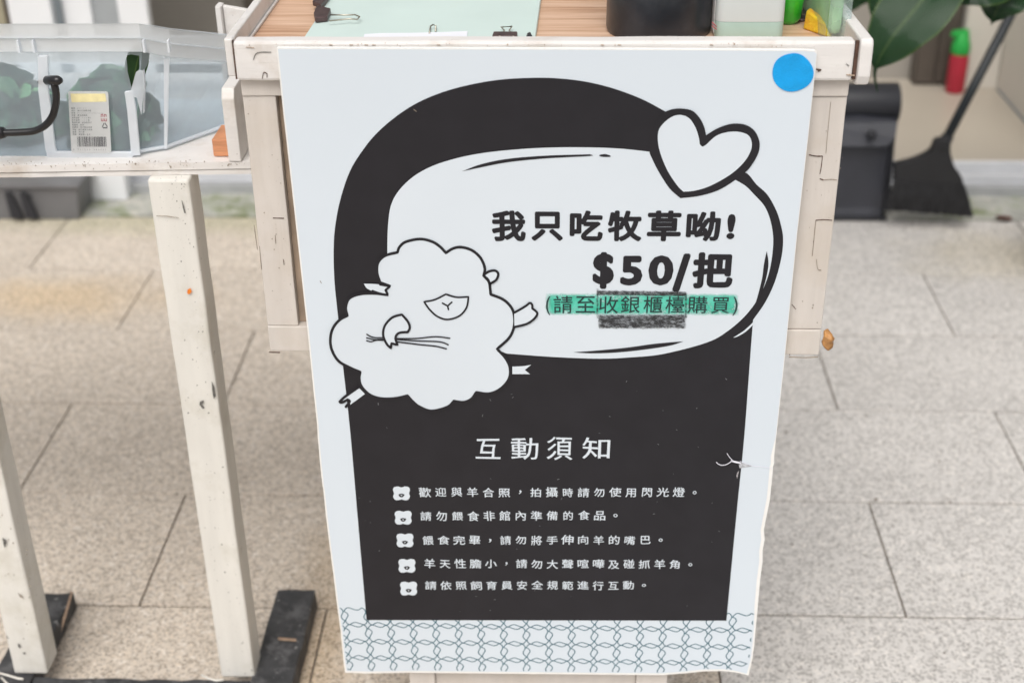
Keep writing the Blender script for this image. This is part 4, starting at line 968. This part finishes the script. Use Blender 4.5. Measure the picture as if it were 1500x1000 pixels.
piece(hn, .0021, [(hn, 2.9, True)], 'sheep_hand')

# ---- bottom wave pattern
U0, V0 = Buv(520.9, 901.6); U1, _ = Buv(553.9, 900.5); _, V1 = Buv(523.4, 926.2); cu_, cv_ = U1 - U0, V1 - V0
ring = [[(-207, -85), (-162, -138), (-112, -152), (-42, -130), (28, -112), (83, -125), (120, -156)], [(123, -156), (172, -124), (188, -70), (153, 0), (163, 45), (212, 88)], [(208, 92), (152, 150), (60, 130), (-12, 110), (-82, 132), (-118, 160)], [(-108, 158), (-155, 140), (-187, 95), (-177, 55), (-137, -10), (-152, -55), (-207, -85)]]
bm = bmesh.new(); ou = [Buv(*p) for p in inset(outline, 4, lambda y: 5, 4)]
def inside(u, v):
    c = False; j = len(ou) - 1
    for i in range(len(ou)):
        if (ou[i][1] > v) != (ou[j][1] > v) and u < (ou[j][0] - ou[i][0]) * (v - ou[i][1]) / (ou[j][1] - ou[i][1]) + ou[i][0]: c = not c
        j = i
    return c
for r_ in range(0, 4):
    for c_ in range(-1, 19):
        cu0, cv0 = U0 + c_ * cu_, V0 + r_ * cv_
        for sd_ in ring:
            P = smoothpts([(cu0 + x / 412 * cu_, cv0 + y / 308 * cv_) for x, y in sd_], False, 4)
            for a, b in zip(P, P[1:]):
                if not (inside(a.x, a.y) and inside(b.x, b.y)): continue
                # the top row shows only in the two side margins
                t = (b - a).normalized(); nn = Vector((-t.y, t.x)) * .00062; e = t * .0002
                bm.faces.new([bm.verts.new(P3(*q_, .00042)) for q_ in ((a - e + nn), (a - e - nn), (b + e - nn), (b + e + nn))])
link('wave_pattern', bm, 'teal', nb)

# ---- lettering
def fit(bm, ch, x0, x1, y0, y1, h, off, wob=0, hand=0):
    g = glyph(ch, 0); bb = g[2]; bb = (bb[0] - off, bb[1] + off, bb[2] - off, bb[3] + off); ua, va = Buv((x0 + x1) / 2, y0); ub, vb = Buv((x0 + x1) / 2, y1); ul, _ = Buv(x0, (y0 + y1) / 2); ur, _ = Buv(x1, (y0 + y1) / 2)
    def f(x, y):
        u = ul + (x - bb[0]) / (bb[1] - bb[0]) * (ur - ul); v = vb + (y - bb[2]) / (bb[3] - bb[2]) * (va - vb)
        if wob: n_ = noise.noise_vector(Vector((u * 420, v * 420, 0))); u += n_.x * wob; v += n_.y * wob
        if hand: n_ = noise.noise_vector(Vector((u * 90, v * 90, 3))); u += n_.x * hand; v += n_.y * hand
        return P3(u, v, h)
    add_glyph(bm, g, f, off)
def zt(x, y): return x / 3.191 + 690, y / 3.191 + 280
def title(bm, L_, off):
    for ch, x0, x1, y0, y1 in L_:
        a = zt(x0, y0); b = zt(x1, y1); fit(bm, ch, a[0], b[0], a[1], b[1], .0013, off, .00022)
def flip_all(bm):
    for f in bm.faces:
        f.normal_update()
        if f.normal.dot(BN) < 0: f.normal_flip()
def words(name, bm, m, parent=None): flip_all(bm); return link(name, bm, m, parent or nb, recalc=False)
bm = bmesh.new(); title(bm, [('我', 97, 256, 88, 232), ('只', 282, 430, 93, 230), ('吃', 461, 617, 88, 230), ('牧', 639, 798, 88, 232), ('草', 823, 982, 88, 232), ('呦', 1006, 1166, 92, 232), ('!', 1196, 1234, 105, 222)], .038)
words('headline', bm, 'ink')
bm = bmesh.new(); title(bm, [('$', 569, 668, 282, 454), ('5', 698, 802, 299, 438), ('0', 829, 946, 297, 438), ('/', 944, 1022, 289, 468), ('把', 1034, 1226, 283, 452)], .042)
words('price', bm, 'ink')
# green highlighter strip + crayon box
def marks(name, m, x0, x1, y0, y1, h, fx, fy, parent, slope=0, ny=8, nx=60, rag=1.5, sd=0):
    bm = bmesh.new(); lay = bm.verts.layers.float.new('fade'); g = []
    for j in range(ny + 1):
        row = []
        for i in range(nx + 1):
            a, b = i / nx, j / ny; x = x0 + (x1 - x0) * a; y = y0 + (y1 - y0) * b + slope * a
            x += noise.noise(Vector((b * 9, sd, 5))) * rag * 2 if i in (0, nx) else 0
            y += noise.noise(Vector((a * 30, j * 9 + sd, 2))) * rag if j in (0, ny) else 0
            v = bm.verts.new(BP(x, y, h)); fd = min(1, a / fx, (1 - a) / fx) if fx else 1; fe = min(1, b / fy, (1 - b) / fy) if fy else 1
            v[lay] = max(0, fd * fe); row.append(v)
        g.append(row)
    for a, b in zip(g, g[1:]):
        for i in range(nx): bm.faces.new((a[i], a[i + 1], b[i + 1], b[i]))
    return words(name, bm, m, parent)
hl = marks('highlighter_stripe', 'hilite', 799, 1083, 428.5, 461, .0012, .03, .16, nb, slope=.5, rag=2)
marks('crayon_smear', 'smear', 875, 1005, 459, 480, .00163, .02, .2, hl, rag=2, sd=13)
marks('crayon_smear', 'smear', 874, 1006, 424, 431, .00163, .02, .2, hl, slope=2, rag=1, sd=14)
marks('crayon_rubbing', 'crayon', 876, 1004, 459, 481, .00165, .02, .12, hl, rag=2, sd=3)
marks('crayon_rubbing', 'crayon', 874, 1006, 423.5, 431.5, .00165, .02, .18, hl, slope=2, rag=1.5, sd=8)
marks('crayon_rubbing', 'crayon', 873.3, 876.8, 421, 466, .0017, .3, .05, hl, nx=4, ny=30, rag=.4, sd=2)
marks('crayon_rubbing', 'crayon', 1002.6, 1006.6, 427, 465, .0017, .3, .05, hl, nx=4, ny=30, rag=.4, sd=4)
bm = bmesh.new(); zz5 = lambda x, y: (x / 4.6875 + 780, y / 4.6875 + 410)
for ch, x0, x1, y0, y1 in (('(', 92, 122, 108, 236), ('請', 145, 275, 104, 224), ('至', 298, 430, 108, 220), ('收', 457, 588, 108, 224), ('銀', 606, 737, 106, 222), ('櫃', 762, 892, 108, 222), ('檯', 913, 1042, 108, 224), ('購', 1064, 1200, 108, 224), ('買', 1230, 1352, 114, 224), (')', 1376, 1408, 112, 240)):
    a = zz5(x0, y0); b = zz5(x1, y1); fit(bm, ch, a[0], b[0], a[1], b[1], .0015, .004)
words('price_note', bm, mat('note_ink', (.015, .04, .04), .45, var=.1, vscale=50))
def line(name, s, xa, ya, pitch, em, dy, off, bullet=None):
    bm = bmesh.new()
    for i, ch in enumerate(s):
        x = xa + pitch * i; y = ya + dy * i / max(1, len(s) - 1) + R.uniform(-.5, .5); u, v = Buv(x, y); u2, _ = Buv(x + em, y); E_ = (u2 - u) * R.uniform(.97, 1.04)
        g = glyph(ch, 0); bb = g[2]; cx, cy = (.5, .38) if ch not in '，。' else ((bb[0] + bb[1]) / 2, (bb[2] + bb[3]) / 2)
        rot = R.uniform(-.05, .05); sx_ = R.uniform(.92, 1.03); sy_ = R.uniform(.94, 1.03); rd = .0045 * R.uniform(.5, 1)
        def f(a, b):
            nz = noise.noise_vector(Vector((a * 1.6 + i * 7.3, b * 1.6 + ya, 0))); a += nz.x * .028; b += nz.y * .028
            a, b = (a - cx) * E_ * sx_, (b - cy) * E_ * sy_; 
            a *= 1.0; return P3(u + a * math.cos(rot) - b * math.sin(rot) + noise.noise(Vector((a * 900, b * 900, i))) * .00012, v - (a * math.sin(rot) + b * math.cos(rot)) + noise.noise(Vector((b * 900, a * 900, i + 9))) * .00012, .0009)
        add_glyph(bm, g, f, off)
    return words(name, bm, 'pwhite')
bm = bmesh.new()
for ch, x0, x1, y0, y1 in (('互', 429, 541, 68, 160), ('動', 590, 714, 63, 163), ('須', 753, 870, 60, 163), ('知', 915, 1042, 63, 160)):
    f_ = lambda x, y: (x / 3.125 + 560, y / 3.125 + 620); a = f_(x0, y0); b = f_(x1, y1); fit(bm, ch, a[0], b[0], a[1], b[1], .0009, .005, .00012, .0011)
words('rules_heading', bm, 'pwhite')
LN = [('歡迎與羊合照，拍攝時請勿使用閃光燈。', 622.4, 720, 23.24, 18.0, 0), ('請勿餵食非館內準備的食品。', 624, 755.4, 23.13, 18.0, -1.6), ('餵食完畢，請勿將手伸向羊的嘴巴。', 627.2, 790.2, 22.7, 17.8, -.6), ('羊天性膽小，請勿大聲喧嘩及碰抓羊角。', 629.4, 824, 22.46, 17.7, 1.5), ('請依照飼育員安全規範進行互動。', 631, 856.3, 22.28, 17.4, -.2)]
BL = [(588.2, 721.4), (590.7, 757), (593.3, 790.2), (596.2, 827.4), (598.7, 860.6)]
for s, x, y, p_, em, dy in LN: line('rule_text', s, x, y, p_, em, dy, .010)
for (x, y) in BL:
    pts = [(-12.5, -5), (-10.5, -9), (-5, -10), (0, -8.6), (5, -10), (10.5, -9), (12.4, -5), (11.2, 0), (12.4, 5), (9.5, 9.4), (4.5, 10), (0, 9.0), (-4.5, 10), (-9.5, 9.4), (-12.2, 5), (-11, 0)]
    o = flatuv('sheep_bullet', [[(s.x, s.y) for s in smoothpts([(x + a, y + b) for a, b in pts], True, 4)]], .0009, 'pwhite', nb)
    flatuv('bullet_face', [[(s.x, s.y) for s in smoothpts([(x - 4.5, y + 1.5, 1), (x, y + .3), (x + 4.5, y + 1.5, 1), (x + 2.8, y + 4.6), (x, y + 5.6), (x - 2.8, y + 4.6)], True, 4)]], .0012, 'ink', o)
    flatuv('bullet_nose', [[(x - 1.6, y + 2.2), (x, y + 1.9), (x + 1.6, y + 2.2), (x, y + 3.7)]], .0015, 'pwhite', o)
# blue cloth sticker
st_ = [(1161 + 30.2 * math.cos(t) * (1 + .02 * math.sin(3 * t + 1)), 106 + 28 * math.sin(t) * (1 + .02 * math.sin(4 * t))) for t in [2 * math.pi * k / 40 for k in range(40)]]
flatuv('round_sticker', [st_], .0011, 'blue', nb, th=.0006)
# torn film near right edge
bm = bmesh.new(); T = lambda L_: [(x / 8.333 + 1000, y / 8.333 + 640) for x, y in L_]
stroke(bm, T([(408, 292), (440, 318), (490, 328), (540, 315), (600, 278)]), 1.1, .0022); stroke(bm, T([(540, 185), (565, 225), (605, 268)]), .9, .0022); stroke(bm, T([(595, 275), (650, 290), (700, 300)]), 2.6, .0022)
stroke(bm, T([(700, 285), (850, 340), (960, 352), (1098, 370)]), .8, .0012); 
words('torn_strip', bm, 'fuzz')
flatuv('film_crease', [T([(700, 300), (850, 350), (770, 362), (695, 372), (685, 340)])], .0008, mat('crease', (.42, .43, .46), .6, var=.3, vscale=400, spots=[(300, .5, .1, (.7, .72, .75))]), nb)
flatuv('film_crease', [T([(686, 400), (662, 435), (655, 465), (664, 500), (672, 470), (680, 440)])], .0009, mat('crease_b', (.35, .33, .34), .6, var=.4, vscale=500), nb)
# pinprick scuffs on the print
bm = bmesh.new()
for _ in range(95):
    x = R.uniform(520, 1088); y = R.uniform(545, 900) if R.random() < .85 else R.uniform(130, 300)
    if y < 300 and not (520 < x < 560): continue
    if 600 < x < 1020 and 635 < y < 870 and R.random() < .7: continue
    if x < 537 or x > 1064: continue
    s_ = R.uniform(.3, .9); a = R.uniform(0, 3.14); l_ = s_ * R.uniform(1, 2.4)
    bm.faces.new([bm.verts.new(BP(x + dx * l_ * math.cos(a) - dy * s_ * math.sin(a), y + dx * l_ * math.sin(a) + dy * s_ * math.cos(a), .0013)) for dx, dy in ((-1, -.4), (1, -.5), (.8, .5), (-.9, .4))])
tag(words('print_scuffs', bm, mat('scuff_white', (.20, .20, .21), .6, var=.3, vscale=200)), kind='stuff')
for pts in ([(469, 411), (471, 414)], [(606, 160), (610, 163)]):
    bm = bmesh.new(); stroke(bm, pts, .9, .0008); words('scuff', bm, 'scrape')

# ================================================================== THINGS IN THE TRAY
TZ = .9752
def zq(x, y, h=0): return onZ(x, y, TZ + h)
mb = empty('mint_panel', zq(640, 20), 'pale mint green plastic clipboard panel lying in the tray', 'clipboard')
bl, br_ = zq(448, 57), zq(785, 57); tl_, tr_ = zq(485, 0), zq(793, 0); dl = (tl_ - bl); drr = (tr_ - br_)
bm = bmesh.new(); prism(bm, [bl - dl * .28, br_ - drr * .28, br_ + drr * 1.4, bl + dl * 1.4], (0, 0, .004)); link('panel', bm, 'mint', mb, bevel=.0008)
bm = bmesh.new(); prism(bm, [br_ - drr * .28 + Vector((-.004, 0, .0042)), br_ - drr * .28 + Vector((-.0005, 0, .0042)), br_ + drr * 1.4 + Vector((-.0005, 0, .0042)), br_ + drr * 1.4 + Vector((-.004, 0, .0042))], (0, 0, .001)); link('edge_lip', bm, 'mint', mb, bevel=.0003)
PZ = .0045
pp = [zq(532, 58, PZ), zq(534, 51, PZ), zq(560, 49.5, PZ), (zq(610, 49, PZ)), zq(650, 48, PZ), zq(685, 46.5, PZ), zq(684, 57, PZ), zq(684, 75, PZ), zq(532, 78, PZ)]
bm = bmesh.new(); prism(bm, pp, (0, 0, .0006)); tag(link('paper_strip', bm, 'paper'), 'torn white paper strip on the mint green panel behind the front rail', 'paper')
def tubepx(bm, pts, r, h): tube(bm, [zq(x, y, h) for x, y in pts], r, 6)
def binder(name, body_pts, wires, label, h=.006):
    c = zq(*body_pts[0]); t = empty(name, c, label, 'binder clip', 'binder clips in the tray')
    bm = bmesh.new(); prism(bm, [zq(x, y, PZ + .0002) for x, y in body_pts], (0, 0, h)); bb_ = link('clip_body', bm, 'clip', t, bevel=.0012)
    for w_ in wires:
        bm = bmesh.new(); tube(bm, [zq(x, y, PZ + h * .8) for x, y in w_], .0008, 6); link('wire_handle', bm, 'steel', t, smooth=True)
    return t
binder('binder_clip', [(460, 26), (465, 15), (485, 20), (480, 32), (462, 34)], [[(484, 22), (505, 22.5), (520, 22), (527, 25), (523, 29), (512, 28), (482, 31)]], 'brown binder clip with long wire handle on the left edge of the mint panel')
binder('binder_clip', [(458, 9), (464, 2), (476, -6), (486, -4), (478, 6), (470, 14)], [[(464, 4), (472, -3), (478, -10)]], 'dark binder clip at the top edge of the picture, above the brown one')
binder('binder_clip', [(721, 59), (723, 53), (758, 53), (758, 59)], [[(732, 54), (739, 45), (734, 40), (750, 39), (746, 45), (752, 54)]], 'black binder clip with brassy wire handle behind the front rail', .005)
bm = bmesh.new(); tube(bm, [zq(629, 49, PZ + .001), zq(630.5, 39, PZ + .003), zq(634, 36.5, PZ + .004), zq(638.5, 38, PZ + .003), zq(638, 46, PZ + .001)], .0008, 6)
tag(link('wire_hook', bm, 'steel', smooth=True), 'small bent wire clip standing on the paper strip', 'wire clip')
bm = bmesh.new(); prism(bm, [zq(771, 58, PZ), zq(772, 54, PZ), zq(777, 52, PZ), zq(780, 58, PZ)], (0, 0, .004)); tag(link('rubber_stud', bm, 'blkobj', bevel=.001), 'tiny black stud at the right corner of the mint panel', 'stud')
# black canister
cl_, cr_ = onZ(888, 50, TZ), onZ(1042, 50, TZ); cc = Vector(((cl_.x + cr_.x) / 2, 1.418, TZ)); rc = (onY(1042, 30, 1.418).x - onY(888, 30, 1.418).x) / 2; cc.x = (onY(1042, 30, 1.418).x + onY(888, 30, 1.418).x) / 2
can = empty('canister', cc, 'black round canister standing in the tray', 'canister')
bm = bmesh.new(); lathe(bm, cc, [(rc * .97, 0), (rc, .004), (rc, .17), (rc * .96, .175), (rc * .92, .175), (rc * .92, .16)], 56); shade_auto(link('can_wall', bm, 'cyl', can))
bm = bmesh.new(); lathe(bm, cc + Vector((0, 0, .1755)), [(rc * .9, 0), (rc * .9, .012), (rc * .2, .014)], 40); shade_auto(link('lid', bm, 'blk', can))
# frosted bottle
def rbox(bm, c, w2, d2, r, prof, n=6):
    rings = []
    for s, z in prof:
        ring_ = []
        for cx, cy, a0 in ((w2 - r, d2 - r, 0), (-(w2 - r), d2 - r, 90), (-(w2 - r), -(d2 - r), 180), (w2 - r, -(d2 - r), 270)):
            for k in range(n + 1):
                a = math.radians(a0 + 90 * k / n); ring_.append(bm.verts.new((c.x + (cx + r * math.cos(a)) * s, c.y + (cy + r * math.sin(a)) * s, c.z + z)))
        rings.append(ring_)
    for a, b in zip(rings, rings[1:]):
        for k in range(len(a)): bm.faces.new((a[k], a[(k + 1) % len(a)], b[(k + 1) % len(a)], b[k]))
    bm.faces.new(rings[0][::-1]); bm.faces.new(rings[-1])
Yf = 1.372; xa, xb = onY(1049, 30, Yf).x, onY(1150, 30, Yf).x; fc_ = Vector(((xa + xb) / 2, Yf + .022, TZ)); w2 = (xb - xa) / 2
fbz = onY(1100, 33, Yf).z - TZ
fbt = empty('frosted_bottle', fc_, 'white frosted square bottle holding a little pale green liquid', 'bottle')
bm = bmesh.new(); rbox(bm, fc_, w2, .022, .009, [(.94, 0), (1, .004), (1, fbz)]); shade_auto(link('liquid_part', bm, 'frostg', fbt))
bm = bmesh.new(); rbox(bm, fc_, w2, .022, .009, [(1, fbz + .0003), (1, .115), (.8, .135), (.35, .148), (.35, .165)]); shade_auto(link('bottle_wall', bm, 'frost', fbt))
# label edge with red lines on the left face
x_ = onY(1043, 30, Yf + .004).x
bm = bmesh.new(); prism(bm, [(fc_.x - w2 - .0004, Yf + .010, TZ + .006), (fc_.x - w2 - .0004, Yf + .036, TZ + .006), (fc_.x - w2 - .0004, Yf + .036, TZ + .09), (fc_.x - w2 - .0004, Yf + .010, TZ + .09)], (-.0003, 0, 0)); link('bottle_label', bm, 'sticker', fbt)
bl2 = onY(1046, 34, Yf - .0)
for k in range(2):
    bm = bmesh.new(); prism(bm, [onY(1043, 32 + k * 5, Yf - .002), onY(1050, 39 + k * 4, Yf - .002), onY(1050, 40.6 + k * 4, Yf - .002), onY(1043, 34 + k * 5, Yf - .002)], (0, .001, 0)); link('red_line', bm, 'lred', fbt)
# green bottle
gb = zq(1163, 41); gb.y += .02; gbx = (onY(1150, 10, gb.y).x + onY(1179, 10, gb.y).x) / 2
g2 = Vector((onY(1156, 10, gb.y).x, gb.y, TZ)); gr_ = onY(1180, 10, gb.y).x - g2.x
gt = empty('green_bottle', g2, 'bright green bottle behind the frosted bottle', 'bottle')
bm = bmesh.new(); lathe(bm, g2, [(gr_ * .55, 0), (gr_ * .8, .006), (gr_ * .85, .02), (gr_, .04), (gr_, .12), (gr_ * .4, .15), (gr_ * .4, .18)], 24); shade_auto(link('bottle_wall', bm, 'bgreen', gt), 60)
# black gadget and metal ring
a = zq(1164, 22); b_ = zq(1186, 22)
gd = empty('black_gadget', (a + b_) / 2, 'small shiny black round object standing behind the green bottle', 'gadget')
bm = bmesh.new(); lathe(bm, (a + b_) / 2 + Vector((0, .015, 0)), [(.010, 0), (.012, .002), (.012, .012), (.009, .014), (.012, .017), (.012, .045)], 24); shade_auto(link('body', bm, 'blkobj', gd))
bm = bmesh.new(); c_ = zq(1173, 29)
lathe(bm, c_, [(.008, 0), (.009, .0012), (.008, .003), (.005, .003)], 24); tag(shade_auto(link('metal_washer', bm, 'clip')), 'small bronze metal disc lying beside the green bottle', 'disc')
# clear box with yellow sponge
cbx = [zq(1206, 58), zq(1246, 58), zq(1240, 20), zq(1186, 20)]
Yc = 1.40; x0, x1 = onY(1213, 40, 1.37).x, onY(1246, 40, 1.37).x
kb = empty('clear_box', ((x0 + x1) / 2, 1.42, TZ), 'clear plastic container at the right end of the tray', 'container')
xw0 = x0 - .036
def vq(n_, p, m='clear'):
    bm = bmesh.new(); bm.faces.new([bm.verts.new(q_) for q_ in p]); bmesh.ops.solidify(bm, geom=list(bm.faces), thickness=.001); link(n_, bm, m, kb)
yA, yB = 1.372, 1.50; zT = TZ + .09
vq('wall', [(x0, yA, TZ), (x1, yA, TZ), (x1, yA, zT), (x0, yA, zT)]); vq('wall', [(x1, yA, TZ), (x1, yB, TZ), (x1, yB, zT), (x1, yA, zT)])
vq('wall', [(x0 - .001, yA, TZ), (xw0 + .02, yB, TZ), (xw0 + .02, yB, zT), (x0 - .001, yA, zT)]); vq('wall', [(xw0 + .021, yB, TZ), (x1, yB, TZ), (x1, yB, zT), (xw0 + .021, yB, zT)])
bm = bmesh.new(); prism(bm, [(xw0 + .026, yB - .02, TZ + .004), (x1 - .006, yB - .02, TZ + .004), (x1 - .006, yA + .008, TZ + .004), (x0 + .004, yA + .008, TZ + .004)], (0, 0, .078)); tag(link('green_cloth', bm, mat('pale_green_cloth', (.42, .66, .36), .8, var=.25, vscale=40), bevel=.006), 'pale green cloth folded inside the clear container', 'cloth')
bm = bmesh.new(); s0 = zq(1176, 43); s1 = zq(1216, 57)
prism(bm, [s0, s1, s1 + Vector((-.004, .01, .012)), onY(1181, 15, s0.y + .004)], (.006, .012, 0)); tag(link('sponge', bm, 'yellow', bevel=.002), 'yellow and orange sponge scrap leaning on the clear container', 'sponge')
